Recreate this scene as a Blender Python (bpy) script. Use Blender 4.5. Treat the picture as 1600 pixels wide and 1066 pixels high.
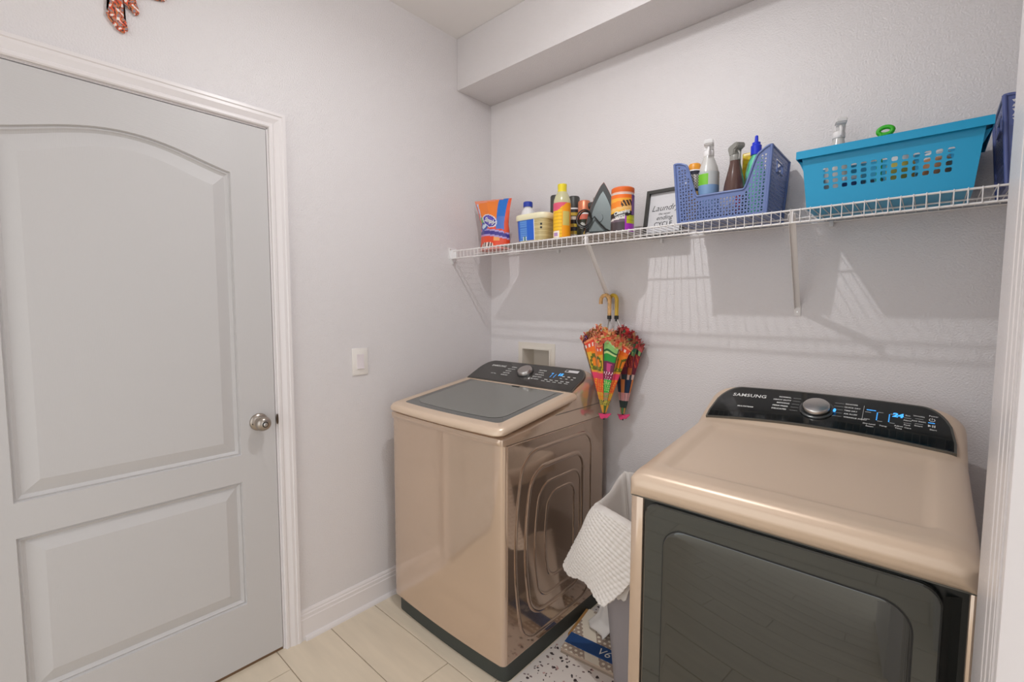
import bpy, bmesh, math, random
from mathutils import Vector, Matrix
random.seed(7)
for o in list(bpy.data.objects): bpy.data.objects.remove(o, do_unlink=True)
S = bpy.context.scene
COL = S.collection
PI = math.pi; sin = math.sin; cos = math.cos

# ------------------------------------------------------------ camera
YAW, PITCH, ROLL = map(math.radians, (41.899, 4.0826, 0.1419))
fw = Vector((-sin(YAW)*cos(PITCH), cos(YAW)*cos(PITCH), -sin(PITCH)))
r0 = Vector((cos(YAW), sin(YAW), 0)); u0 = r0.cross(fw)
rt = r0*cos(ROLL) + u0*sin(ROLL); up = -r0*sin(ROLL) + u0*cos(ROLL)
cd = bpy.data.cameras.new('camera'); cam = bpy.data.objects.new('camera', cd); COL.objects.link(cam)
M = Matrix((rt, up, -fw)).transposed().to_4x4(); M.translation = Vector((1.8805, -1.9159, 1.3833))
cam.matrix_world = M
cd.sensor_width = 36; cd.lens = 36*724.6/1600; cd.clip_start = 0.01
S.camera = cam
# ------------------------------------------------------------ light
S.view_settings.view_transform = 'Standard'; S.view_settings.look = 'None'
S.view_settings.gamma = 1; S.view_settings.use_curve_mapping = False
S.view_settings.exposure = -0.15
W = bpy.data.worlds.new('daylight'); S.world = W; W.use_nodes = True
bg = W.node_tree.nodes['Background']; bg.inputs[0].default_value = (0.94, 0.972, 1.0, 1); bg.inputs[1].default_value = 1.75
def point(name, loc, power, radius, col=(1, 0.93, 0.85)):
    l = bpy.data.lights.new(name, 'POINT'); l.energy = power; l.shadow_soft_size = radius; l.color = col
    o = bpy.data.objects.new(name, l); o.location = loc; COL.objects.link(o); return o
point('ceiling_bulb', (1.06, -1.01, 2.63), 6.2, 0.013, (0.975, 0.985, 1.0))
dl = bpy.data.lights.new('ceiling_lens', 'AREA'); dl.shape = 'DISK'; dl.size = 0.03; dl.energy = 8.0; dl.color = (0.975, 0.985, 1.0)
do = bpy.data.objects.new('ceiling_lens', dl); do.location = (1.06, -1.01, 2.605); COL.objects.link(do)
def area(name, loc, rot, sx, sy, power, col):
    l = bpy.data.lights.new(name, 'AREA'); l.shape = 'RECTANGLE'; l.size = sx; l.size_y = sy; l.energy = power; l.color = col
    o = bpy.data.objects.new(name, l); o.location = loc; o.rotation_euler = rot; COL.objects.link(o); return o
# broad soft light of the hall's ceiling fixture, behind the photographer
#area('hall_uplight', (1.3, -2.75, 1.9), (math.radians(180), 0, 0), 1.6, 0.9, 42, (1, 0.985, 0.97))

# ------------------------------------------------------------ materials
def lin(c): return tuple(((x/255)/12.92 if x/255 <= 0.04045 else ((x/255+0.055)/1.055)**2.4) for x in c)
def mat(name, rgb, rough=0.5, metal=0.0, coat=0.0, bump=None, attr=False, spec=0.5, trans=0, alpha=1, emit=None, sheen=0, coatrough=0.05, bumpdist=0.001):
    m = bpy.data.materials.new(name); m.use_nodes = True
    nt = m.node_tree; b = nt.nodes['Principled BSDF']
    b.inputs['Base Color'].default_value = (*lin(rgb), 1); b.inputs['Roughness'].default_value = rough
    b.inputs['Metallic'].default_value = metal; b.inputs['Coat Weight'].default_value = coat
    b.inputs['Coat Roughness'].default_value = coatrough
    b.inputs['Specular IOR Level'].default_value = spec
    b.inputs['Transmission Weight'].default_value = trans; b.inputs['Alpha'].default_value = alpha
    b.inputs['Sheen Weight'].default_value = sheen
    if emit:
        b.inputs['Emission Color'].default_value = (*lin(rgb), 1); b.inputs['Emission Strength'].default_value = emit
    if attr:
        a = nt.nodes.new('ShaderNodeVertexColor'); a.layer_name = 'print'
        nt.links.new(a.outputs['Color'], b.inputs['Base Color'])
    if bump:
        scale, strength = bump[0], bump[1]; st = bump[2] if len(bump) > 2 else (1, 1, 1)
        tc = nt.nodes.new('ShaderNodeTexCoord'); mp = nt.nodes.new('ShaderNodeMapping'); mp.inputs['Scale'].default_value = st
        n = nt.nodes.new('ShaderNodeTexNoise'); n.inputs['Scale'].default_value = scale; n.inputs['Detail'].default_value = 3
        bp = nt.nodes.new('ShaderNodeBump'); bp.inputs['Strength'].default_value = strength; bp.inputs['Distance'].default_value = bumpdist
        nt.links.new(tc.outputs['Object'], mp.inputs[0]); nt.links.new(mp.outputs[0], n.inputs['Vector'])
        nt.links.new(n.outputs[0], bp.inputs['Height']); nt.links.new(bp.outputs[0], b.inputs['Normal'])
    return m
def mottle(m, scale, amt, st=(1, 1, 1), detail=4):
    "multiply the base colour by soft noise: material variation of the thing itself"
    nt = m.node_tree; b = nt.nodes['Principled BSDF']
    tc = nt.nodes.new('ShaderNodeTexCoord'); mp = nt.nodes.new('ShaderNodeMapping'); mp.inputs['Scale'].default_value = st
    n = nt.nodes.new('ShaderNodeTexNoise'); n.inputs['Scale'].default_value = scale; n.inputs['Detail'].default_value = detail
    r = nt.nodes.new('ShaderNodeMapRange'); r.inputs[1].default_value = 0.3; r.inputs[2].default_value = 0.7
    r.inputs[3].default_value = 1-amt; r.inputs[4].default_value = 1+amt
    mx = nt.nodes.new('ShaderNodeMix'); mx.data_type = 'RGBA'; mx.blend_type = 'MULTIPLY'; mx.inputs[0].default_value = 1
    mx.inputs[6].default_value = b.inputs['Base Color'].default_value
    nt.links.new(tc.outputs['Object'], mp.inputs[0]); nt.links.new(mp.outputs[0], n.inputs['Vector'])
    nt.links.new(n.outputs[0], r.inputs[0]); nt.links.new(r.outputs[0], mx.inputs[7]); nt.links.new(mx.outputs[2], b.inputs['Base Color'])
    return m
wallm = mat('wall_paint', (230, 225, 225), 0.32, bump=(190, 0.65), bumpdist=0.0035)
ceilm = mat('ceiling_paint', (242, 238, 236), 0.8, bump=(120, 0.3))
trimm = mat('trim_paint', (236, 230, 229), 0.3)
doorm = mat('door_paint', (205, 202, 201), 0.48, bump=(60, 0.35, (1, 9, 0.7)), bumpdist=0.0008)
grainh = mat('door_paint_rail', (205, 202, 201), 0.42, bump=(60, 0.5, (1, 0.7, 9)), bumpdist=0.0008)
plankm = mottle(mat('wood_look_tile', (226, 212, 190), 0.38, bump=(20, 0.1)), 2.6, 0.07, (1, 7, 1))
groutm = mat('grout', (176, 160, 140), 0.8)
nickel = mat('satin_nickel', (176, 166, 156), 0.28, metal=1)
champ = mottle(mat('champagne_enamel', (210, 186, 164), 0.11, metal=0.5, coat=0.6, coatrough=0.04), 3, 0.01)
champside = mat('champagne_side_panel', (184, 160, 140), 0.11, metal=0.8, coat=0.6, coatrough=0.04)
champtop = mat('champagne_satin_cover', (226, 202, 178), 0.36, metal=0.25, coat=0.15, coatrough=0.3)
plinthm = mat('dark_grey_plinth', (62, 66, 62), 0.55)
glassdark = mat('smoked_glass', (86, 88, 84), 0.08, spec=0.6, coat=0.4)
glassdark2 = mat('smoked_lid_window', (116, 116, 110), 0.10, spec=0.6, coat=0.3)
dryglass = mat('dark_door_glass', (46, 50, 45), 0.05, spec=0.75, coat=0.5, coatrough=0.02)
drywin = mat('dark_door_window', (40, 42, 36), 0.04, spec=0.8, coat=0.6, coatrough=0.02)
conblack = mat('gloss_black_console', (15, 20, 20), 0.06, spec=0.6, coat=0.5, coatrough=0.02)
conrim = mat('console_rim_grey', (104, 102, 96), 0.3, metal=0.4)
steel = mat('brushed_steel', (206, 202, 198), 0.3, metal=1)
blackm = mat('black_plastic', (28, 28, 28), 0.4)
inkw = mat('white_print', (232, 232, 228), 0.5)
inkk = mat('black_print', (30, 30, 30), 0.6)
blueled = mat('blue_display', (70, 170, 255), 0.4, emit=1.1)
wirem = mat('white_vinyl_wire', (240, 236, 234), 0.35)
linerm = mat('shelf_liner_plastic', (196, 184, 174), 0.5)
printm = mat('printed_gloss', (255, 255, 255), 0.32, attr=True)
clothprint = mat('printed_cloth', (255, 255, 255), 0.85, attr=True, sheen=0.2)
whitepl = mat('white_plastic', (238, 236, 236), 0.4)
creampl = mat('cream_plastic', (240, 232, 198), 0.4)
navyb = mat('periwinkle_plastic', (106, 124, 176), 0.3)
navyb2 = mat('violet_blue_plastic', (84, 96, 150), 0.3)
tealm = mat('teal_plastic', (14, 158, 206), 0.42)
bluecap = mat('royal_blue_plastic', (36, 62, 170), 0.4)
hampm = mat('grey_hamper_plastic', (152, 146, 148), 0.5)
clothm = mat('white_waffle_cotton', (234, 228, 222), 0.95, sheen=0.3, bump=(300, 0.4))
linerc = mat('white_liner_cotton', (232, 226, 220), 0.95, sheen=0.3, bump=(200, 0.3))
darkgrey = mat('charcoal_plastic', (66, 66, 64), 0.45)
frameb = mat('black_frame_wood', (60, 58, 54), 0.45)
paper = mat('white_paper', (226, 224, 226), 0.6)
ironsole = mat('iron_soleplate', (104, 112, 112), 0.36, metal=0.35)
orangem = mat('orange_plastic', (238, 112, 42), 0.4)
pinkm = mat('pink_felt', (226, 70, 120), 0.9)
greenm = mat('green_plastic', (60, 190, 40), 0.4)
clearpl = mat('clear_plastic', (232, 230, 226), 0.2, trans=0.25, spec=0.6)
bluel = mat('blue_cleaner', (130, 164, 206), 0.15, coat=0.5)
greyt = mat('grey_trigger', (150, 148, 142), 0.35)
darkred = mat('dark_brown_bottle', (92, 66, 60), 0.15, coat=0.5)
yellowm = mat('yellow_plastic', (238, 216, 50), 0.35)
mintm = mat('mint_plastic', (110, 214, 170), 0.35)
yliq = mat('yellow_clear_plastic', (226, 220, 176), 0.2, trans=0.25)
coppm = mat('copper_cap', (232, 140, 104), 0.35, metal=0.3)
matm = mat('mat_cream_rubber', (232, 222, 214), 0.6)
ochre = mat('ochre_trim_fabric', (190, 140, 80), 0.8)
rubber = mat('chip_dark', (74, 62, 60), 0.6)

# ------------------------------------------------------------ object helpers
def rootloc(p):
    v = Vector((0, 0, 0))
    while p is not None:
        v += p.location; p = p.parent
    return v
def obj(name, vf, m, parent=None, smooth=30, loc=None):
    """vf = (verts, faces[, face material idx]) in WORLD coordinates; becomes one mesh object"""
    verts, faces = vf[0], vf[1]
    base = rootloc(parent) if parent is not None else Vector(loc if loc else (0, 0, 0))
    me = bpy.data.meshes.new(name)
    me.from_pydata([tuple(Vector(v)-base) for v in verts], [], faces)
    ms = m if isinstance(m, (list, tuple)) else [m]
    for x in ms: me.materials.append(x)
    if len(vf) > 2 and vf[2] is not None:
        for p, i in zip(me.polygons, vf[2]): p.material_index = i
    me.validate(); me.update()
    bm = bmesh.new(); bm.from_mesh(me); bmesh.ops.recalc_face_normals(bm, faces=bm.faces); bm.to_mesh(me); bm.free()
    if smooth:
        me.shade_smooth(); me.set_sharp_from_angle(angle=math.radians(smooth))
    o = bpy.data.objects.new(name, me); COL.objects.link(o)
    if parent is not None: o.parent = parent
    else: o.location = base
    return o
def paint(o, fn):
    "print colours: fn(world co) -> sRGB 0..255, one colour per face"
    me = o.data; at = me.color_attributes.new('print', 'FLOAT_COLOR', 'CORNER')
    base = rootloc(o)
    for p in me.polygons:
        c = (*lin(fn(p.center+base)), 1)
        for li in p.loop_indices: at.data[li].color = c
    return o
def tag(o, label, cat, group=None, kind=None):
    o['label'] = label; o['category'] = cat
    if group: o['group'] = group
    if kind: o['kind'] = kind
    return o
def thing(name, loc, label=None, cat=None, group=None):
    o = bpy.data.objects.new(name, None); o.empty_display_size = 0.05; o.location = loc; COL.objects.link(o)
    if label: tag(o, label, cat, group)
    return o
def struct(o): o['kind'] = 'structure'; return o
def stuff(o): o['kind'] = 'stuff'; return o
def join(*vfs):
    V = []; F = []; I = []; has = False
    for vf in vfs:
        n = len(V); V += list(vf[0]); F += [tuple(i+n for i in f) for f in vf[1]]
        if len(vf) > 2 and vf[2] is not None: I += list(vf[2]); has = True
        else: I += [0]*len(vf[1])
    return (V, F, I if has else None)
def box(x0, x1, y0, y1, z0, z1, bev=0.0, seg=2):
    x0, x1 = min(x0, x1), max(x0, x1); y0, y1 = min(y0, y1), max(y0, y1); z0, z1 = min(z0, z1), max(z0, z1)
    V = [(x, y, z) for x in (x0, x1) for y in (y0, y1) for z in (z0, z1)]
    F = [(0, 1, 3, 2), (4, 6, 7, 5), (0, 4, 5, 1), (2, 3, 7, 6), (0, 2, 6, 4), (1, 5, 7, 3)]
    if bev <= 0: return (V, F)
    bm = bmesh.new(); vs = [bm.verts.new(v) for v in V]
    for f in F: bm.faces.new([vs[i] for i in f])
    bmesh.ops.bevel(bm, geom=bm.edges[:], offset=bev, segments=seg, affect='EDGES', profile=0.5)
    return frombm(bm)
def frombm(bm):
    bm.verts.index_update(); V = [tuple(v.co) for v in bm.verts]; F = [tuple(v.index for v in f.verts) for f in bm.faces]; bm.free(); return (V, F)
def prism(poly, axis, a, b, bev=0.0, seg=2):
    "extrude a closed 2-D polygon along axis (0 x,1 y,2 z) from a to b"
    def P(p, t):
        return {0: (t, p[0], p[1]), 1: (p[0], t, p[1]), 2: (p[0], p[1], t)}[axis]
    n = len(poly)
    V = [P(p, a) for p in poly]+[P(p, b) for p in poly]
    F = [tuple(range(n)), tuple(range(2*n-1, n-1, -1))]+[(i, i+n, (i+1) % n+n, (i+1) % n) for i in range(n)]
    if bev <= 0: return (V, F)
    bm = bmesh.new(); vs = [bm.verts.new(v) for v in V]
    for f in F: bm.faces.new([vs[i] for i in f])
    bmesh.ops.recalc_face_normals(bm, faces=bm.faces)
    bmesh.ops.bevel(bm, geom=bm.edges[:], offset=bev, segments=seg, affect='EDGES', profile=0.5, clamp_overlap=True)
    return frombm(bm)
def rrect(cx, cy, hx, hy, r, n=6):
    P = []
    for sx, sy, a0 in ((1, 1, 0), (-1, 1, 90), (-1, -1, 180), (1, -1, 270)):
        for k in range(n+1):
            a = math.radians(a0+90*k/n); P.append((cx+sx*(hx-r)+r*cos(a), cy+sy*(hy-r)+r*sin(a)))
    return P
def lathe(cx, cy, prof, n=24, sx=1, sy=1, cap=True, tilt=None):
    V = []; F = []
    for r, z in prof:
        for k in range(n):
            a = 2*PI*k/n; V.append((cx+r*sx*cos(a), cy+r*sy*sin(a), z))
    for i in range(len(prof)-1):
        for k in range(n):
            F.append((i*n+k, i*n+(k+1) % n, (i+1)*n+(k+1) % n, (i+1)*n+k))
    if cap:
        F.append(tuple(range(n-1, -1, -1))); m = (len(prof)-1)*n; F.append(tuple(range(m, m+n)))
    return (V, F)
def tube(pts, r, n=8, closed=False, taper=None):
    pts = [Vector(p) for p in pts]; V = []; F = []; m = len(pts)
    nrm = None
    for i, p in enumerate(pts):
        if closed: t = (pts[(i+1) % m]-pts[i-1])
        else: t = pts[min(i+1, m-1)]-pts[max(i-1, 0)]
        t.normalize()
        if nrm is None:
            nrm = t.orthogonal().normalized()
        else:
            nrm = (nrm-t*nrm.dot(t))
            nrm = nrm.normalized() if nrm.length > 1e-6 else t.orthogonal().normalized()
        b = t.cross(nrm); rr = r if taper is None else r*taper[i]
        for k in range(n):
            a = 2*PI*k/n; V.append(tuple(p+nrm*rr*cos(a)+b*rr*sin(a)))
    L = m if closed else m-1
    for i in range(L):
        for k in range(n):
            j = (i+1) % m
            F.append((i*n+k, i*n+(k+1) % n, j*n+(k+1) % n, j*n+k))
    if not closed: F.append(tuple(range(n-1, -1, -1))); F.append(tuple(range((m-1)*n, m*n)))
    return (V, F)
def xf(vf, Mx):
    return (([tuple(Mx @ Vector(v)) for v in vf[0]]), *vf[1:])
def grid(fn, nu, nv, closeu=False):
    V = []; F = []
    for j in range(nv+1):
        for i in range(nu+(0 if closeu else 1)): V.append(tuple(fn(i/nu, j/nv)))
    w = nu if closeu else nu+1
    for j in range(nv):
        for i in range(nu):
            a = j*w+i; b = j*w+(i+1) % w; F.append((a, b, b+w, a+w))
    return (V, F)
def solid(o, t, off=-1):
    md = o.modifiers.new('thickness', 'SOLIDIFY'); md.thickness = t; md.offset = off; return o
def text(name, s, size, Mx, m, parent, shear=0.0, bold=0.0, spacing=1.0, wrap=None, align='CENTER', loc=None):
    cu = bpy.data.curves.new('txt', 'FONT'); cu.body = s; cu.size = size; cu.shear = shear; cu.offset = bold
    cu.space_character = spacing; cu.align_x = align; cu.align_y = 'CENTER'; cu.resolution_u = 3
    t = bpy.data.objects.new('txt', cu); COL.objects.link(t)
    dg = bpy.context.evaluated_depsgraph_get()
    me = bpy.data.meshes.new_from_object(t.evaluated_get(dg)); bpy.data.objects.remove(t)
    V = [v.co.copy() for v in me.vertices]; F = [tuple(p.vertices) for p in me.polygons]
    if wrap: V = [wrap(v) for v in V]
    else: V = [Mx @ v for v in V]
    bpy.data.meshes.remove(me)
    return obj(name, (V, F), m, parent, smooth=0, loc=loc)
def frame(o, ex, ey):
    ex = Vector(ex).normalized(); ey = Vector(ey).normalized(); ez = ex.cross(ey)
    Mx = Matrix((ex, ey, ez)).transposed().to_4x4(); Mx.translation = Vector(o); return Mx
def copytree(root, loc, label, group=None):
    r = root.copy(); COL.objects.link(r); r.location = loc; r['label'] = label
    for ch in root.children:
        c = ch.copy(); COL.objects.link(c); c.parent = r
        for g in ch.children: d = g.copy(); COL.objects.link(d); d.parent = c
    return r

# ============================================================ SETTING
H = 2.765; YF = -3.4; XR = 2.46
# floor of wood-look planks on grout
YE = -7.0
fl = struct(obj('floor', box(-0.15, 3.6, YE-0.1, 0.12, -0.1, -0.004), groutm, smooth=0))
row = 0; y1 = -0.802+0.212*4
while y1 > YE:
    y0 = y1-0.212
    off = {0: 0.55, 1: 0.95, 2: 0.12, 3: 0.75}[row % 4]
    # end joint at x=.13 in the row between -1.224 and -1.436
    if abs(y1+1.226) < 0.02: off = 0.128
    x = off-1.2
    while x < 3.6:
        xa, xb = max(x, -0.15), min(x+1.2, 3.6)
        if xb-xa > 0.02: obj('plank', box(xa+0.0015, xb-0.0015, y0+0.0015, min(y1-0.0015, 0.12), -0.006, 0.0, 0.0012, 1), plankm, fl)
        x += 1.2
    y1 = y0; row += 1
struct(obj('ceiling', box(-0.15, 3.6, YF-0.1, 0.12, H, H+0.1), ceilm, smooth=0))
so = struct(obj('trim_1', box(0, XR, -0.252, 0.0, 2.507, H, 0.004), wallm, smooth=30)); so['label'] = 'dropped soffit along the top of the back wall'
# left wall with door opening
DY0, DY1, DT = -2.028, -1.200, 2.050
struct(obj('wall_left', join(box(-0.15, 0, DY1+0.002, 0.12, 0, H), box(-0.15, 0, YF-0.1, DY0-0.002, 0, H), box(-0.15, 0, DY0-0.002, DY1+0.002, DT+0.002, H)), wallm, smooth=0))
# back wall with the recessed outlet box hole
ox0, ox1, oz0, oz1 = 0.243, 0.428, 0.98, 1.166
struct(obj('wall_back', join(box(0, ox0, 0, 0.12, 0, H), box(ox1, XR+0.12, 0, 0.12, 0, H), box(ox0, ox1, 0, 0.12, 0, oz0), box(ox0, ox1, 0, 0.12, oz1, H), box(ox0, ox1, 0.10, 0.12, oz0, oz1)), wallm, smooth=0))
struct(obj('wall_right', box(XR, XR+0.12, -0.90, 0, 0, H), wallm, smooth=0))
WX = 1.9606
struct(obj('wall_entry', join(box(WX, XR+0.12, -1.166, -0.88, 0, H, 0.005), box(WX, XR+0.12, YF, -2.1, 0, H), box(WX, WX+0.12, -2.1, -1.166, 2.07, H)), wallm))
struct(obj('wall_hall', join(box(XR+0.12, 3.6, 0.0, 0.12, 0, H)), wallm, smooth=0))
# entry casing profile, seen grazing at the right edge of the picture
def casing_poly(u0, s, d):   # profile across width: (distance, protrusion)
    return [(0, 0), (0, 0.009*d), (0.004, 0.012*d), (0.012, 0.012*d), (0.016, 0.009*d), (0.024, 0.012*d), (0.034, 0.016*d), (0.044, 0.016*d), (0.047, 0.019*d), (0.057, 0.019*d), (0.057, 0)]
def cp(u0, s): return [(0-p[1], u0+s*p[0]) for p in casing_poly(0, 1, 1)]
ec = [(WX-p[1], -1.060+0.057-p[0]-0.012) for p in [(0.057-q[0], q[1]) for q in casing_poly(0, 1, 1)]]
tp = [(0, 0), (0, 0.003), (0.006, 0.005), (0.016, 0.005), (0.019, 0.003), (0.023, 0.003), (0.026, 0.005), (0.058, 0.0055), (0.062, 0.0035), (0.067, 0.0035), (0.071, 0.0055), (0.096, 0.0055), (0.099, 0.004), (0.104, 0.004), (0.107, 0.0055), (0.115, 0.0055), (0.115, 0)]
struct(obj('trim_2', prism([(WX-q[1], -1.049-q[0]) for q in tp], 2, 0, 2.1), trimm, smooth=10))['label'] = 'white moulded casing of the entry at the right edge'
struct(obj('trim_3', box(WX-0.004, WX+0.125, -1.184, -1.165, 0, 2.07, 0.002), trimm))['label'] = 'white entry jamb at the right edge'
# baseboard
def base_poly(s): # (protrusion, z)
    return [(0, 0), (0.014, 0), (0.014, 0.088), (0.0115, 0.092), (0.0115, 0.106), (0.008, 0.110), (0.008, 0.117), (0.004, 0.124), (0, 0.126)]
def shoe_poly(): return [(0.014, 0), (0.027, 0), (0.026, 0.008), (0.022, 0.015), (0.014, 0.018)]
def run(poly, axis, off, sgn, a, b):
    if axis == 'y':   # runs along y, protrudes +x from x=off
        pl = [(off+sgn*p[0], p[1]) for p in poly]
        n = len(pl); V = [(p[0], a, p[1]) for p in pl]+[(p[0], b, p[1]) for p in pl]
    else:
        pl = poly; n = len(pl); V = [(a, off+sgn*p[0], p[1]) for p in pl]+[(b, off+sgn*p[0], p[1]) for p in pl]
    F = [tuple(range(n)), tuple(range(2*n-1, n-1, -1))]+[(i, i+n, (i+1) % n+n, (i+1) % n) for i in range(n)]
    return (V, F)
struct(obj('baseboard_left', join(run(base_poly(0), 'y', 0, 1, -1.136, -0.001), run(shoe_poly(), 'y', 0, 1, -1.120, -0.001), run(base_poly(0), 'y', 0, 1, YF, -2.1)), trimm, smooth=20))
struct(obj('baseboard_back', join(run(base_poly(0), 'x', 0, -1, 0.014, XR), run(shoe_poly(), 'x', 0, -1, 0.028, XR)), trimm, smooth=20))

# ------------------------------------------------------------ door
door = struct(obj('door_1', box(-0.036, -0.0200, DY0+0.003, DY1-0.004, 0.014, DT-0.005), doorm, smooth=0))
def moulded(y0, y1, z0, z1, top):
    "moulded panel: rings stepping inwards; top(y) gives the upper outline"
    N = 28; steps = [(0, 0), (0.003, -0.009), (0.008, -0.0065), (0.012, -0.0115), (0.017, -0.0155), (0.054, -0.0025), (0.056, -0.002)]
    loops = []
    for d, h in steps:
        a, b = y0+d, y1-d
        L = [(h, a+(b-a)*k/N, z0+d) for k in range(N+1)]
        L += [(h, b-(b-a)*k/N, top(y1-(y1-y0)*k/N)-d) for k in range(N+1)]
        loops.append(L)
    V = [v for L in loops for v in L]; n = 2*N+2; F = []
    for i in range(len(steps)-1):
        for k in range(n): F.append((i*n+k, i*n+(k+1) % n, (i+1)*n+(k+1) % n, (i+1)*n+k))
    m = (len(steps)-1)*n
    for k in range(N): F.append((m+k, m+k+1, m+2*N+1-k-1, m+2*N+1-k))
    return (V, F)
UY0, UY1 = -1.908, -1.328; yc = (UY0+UY1)/2
def arch(y):
    t = min(1, abs(y-yc)/((UY1-UY0)/2)); return 1.865+0.062*(0.5+0.5*cos(PI*t))**0.62
U0, U1, L0, L1 = 0.832, 1.865, 0.254, 0.730
dy0, dy1, dz0, dz1 = DY0+0.003, DY1-0.004, 0.014, DT-0.005
X0 = -0.0200
def facestrip(pts): # front face plus thickness
    return pts
def slab(y0, y1, z0, z1): return box(-0.0200, 0, y0, y1, z0, z1)
obj('stile', box(X0, 0, UY1, dy1, dz0, dz1), doorm, door, smooth=0)
obj('stile', box(X0, 0, dy0, UY0, dz0, dz1), doorm, door, smooth=0)
obj('rail', box(X0, 0, UY0, UY1, dz0, L0), grainh, door, smooth=0)
obj('rail', box(X0, 0, UY0, UY1, L1, U0), grainh, door, smooth=0)
N = 28; V = []; F = []
for k in range(N+1):
    y = UY1-(UY1-UY0)*k/N; V += [(0, y, arch(y)), (0, y, dz1), (X0, y, arch(y)), (X0, y, dz1)]
for k in range(N):
    a = 4*k; b = a+4; F += [(a, b, b+1, a+1), (a, a+2, b+2, b), (a+1, b+1, b+3, a+3)]
obj('top_rail', (V, F), grainh, door, smooth=0)
obj('door_panel', moulded(UY0, UY1, U0, U1, arch), doorm, door, smooth=9)
obj('door_panel', moulded(UY0, UY1, L0, L1, lambda y: L1), doorm, door, smooth=9)
# knob
ky, kz = -1.264, 0.948
def latx(cy, cz, prof, n=28):
    V, F = lathe(0, 0, prof, n); return ([(v[2], cy+v[0], cz+v[1]) for v in V], F)
kn = obj('door_knob', latx(ky, kz, [(0.010, 0.004), (0.011, 0.022), (0.018, 0.028), (0.026, 0.036), (0.0275, 0.046), (0.024, 0.057), (0.016, 0.0635), (0.0085, 0.065)]), nickel, door, smooth=60)
obj('rose', latx(ky, kz, [(0.033, 0), (0.033, 0.004), (0.030, 0.008), (0.020, 0.012), (0.0105, 0.014)]), nickel, kn, smooth=40)
obj('lock_button', latx(ky, kz, [(0.0075, 0.065), (0.0072, 0.0685), (0.004, 0.0695)]), steel, kn, smooth=40)
obj('button_ring', latx(ky, kz, [(0.0105, 0.0625), (0.0105, 0.0662), (0.0076, 0.0662)]), blackm, kn)
obj('key_hole', xf(latx(0, 0, [(0.003, 0), (0.003, 0.0012)], 12), Matrix.Translation((0.0092, ky-0.024, kz-0.004))), blackm, kn)
# jamb, stop and casing
dc = struct(obj('trim_4', join(box(-0.15, -0.001, DY1-0.0015, DY1+0.0185, 0, DT+0.002), box(-0.15, -0.001, DY0-0.0185, DY0+0.001, 0, DT+0.002), box(-0.15, -0.001, DY0-0.0185, DY1+0.0185, DT-0.001, DT+0.018)), trimm))
dc['label'] = 'white door jamb'
def mitre():
    P = casing_poly(0, 1, 1); n = len(P)
    a = DY1+0.005; t = DT+0.005; b = DY0-0.005
    V = []
    for p in P: V.append((p[1], a+p[0], 0.0))
    for p in P: V.append((p[1], a+p[0], t+p[0]))
    for p in P: V.append((p[1], b-p[0], t+p[0]))
    for p in P: V.append((p[1], b-p[0], 0.0))
    F = []
    for s in range(3):
        for i in range(n): F.append((s*n+i, s*n+(i+1) % n, (s+1)*n+(i+1) % n, (s+1)*n+i))
    F += [tuple(range(n)), tuple(range(4*n-1, 3*n-1, -1))]
    return (V, F)
cs = struct(obj('trim_5', mitre(), trimm, smooth=18)); cs['label'] = 'white moulded casing around the panelled door'
obj('strike_plate', xf(lathe(0, 0, [(0.0135, 0), (0.0135, 0.0025), (0.0105, 0.004)], 20, 0.35, 1.5), Matrix.Translation((0.004, DY1+0.0015, kz)) @ Matrix.Rotation(PI/2, 4, 'Z') @ Matrix.Rotation(PI/2, 4, 'X') @ Matrix.Rotation(0, 4, 'Y')), mat('aged_metal', (110, 98, 88), 0.35, metal=1), cs)
obj('sweep_gap', box(-0.03, -0.005, DY0+0.004, DY1-0.004, 0.0, 0.013), mat('brown_threshold', (120, 92, 66), 0.7), door)

# light switch
sw = thing('light_switch', (0, -0.838, 1.142), 'white rocker light switch plate on the wall between door and washer', 'switch')
obj('plate', box(0, 0.006, -0.876, -0.800, 1.083, 1.203, 0.0025), mat('switch_white', (240, 234, 228), 0.3), sw)
obj('rocker', prism([(0.005, 1.110), (0.012, 1.112), (0.0075, 1.143), (0.0095, 1.176), (0.005, 1.176)], 1, -0.8545, -0.8215), mat('switch_rocker_white', (236, 226, 228), 0.3), sw)

# outlet box frame
ob = thing('laundry_outlet_box', (0.335, 0, 1.07), 'white recessed plastic outlet box in the back wall above the washer', 'outlet box')
def ringrect(a0, a1, b0, b1, c0, c1, d0, d1, y0, y1):
    return join(box(a0, c0, y0, y1, b0, b1), box(c1, a1, y0, y1, b0, b1), box(c0, c1, y0, y1, b0, d0), box(c0, c1, y0, y1, d1, b1))
obm = mat('outlet_box_plastic', (232, 224, 212), 0.45)
obj('flange', join(ringrect(0.212, 0.46, 0.95, 1.198, 0.243, 0.428, 0.98, 1.166, -0.004, 0.0)), obm, ob)
obj('flange_lip', ringrect(0.236, 0.436, 0.973, 1.174, 0.245, 0.426, 0.983, 1.163, -0.008, -0.004), obm, ob)
obj('box_liner', ringrect(0.2432, 0.4278, 0.9802, 1.1658, 0.246, 0.425, 0.983, 1.163, 0.0, 0.09), obm, ob)
obj('box_back', box(0.2432, 0.4278, 0.09, 0.099, 0.9802, 1.1658), obm, ob)

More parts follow.
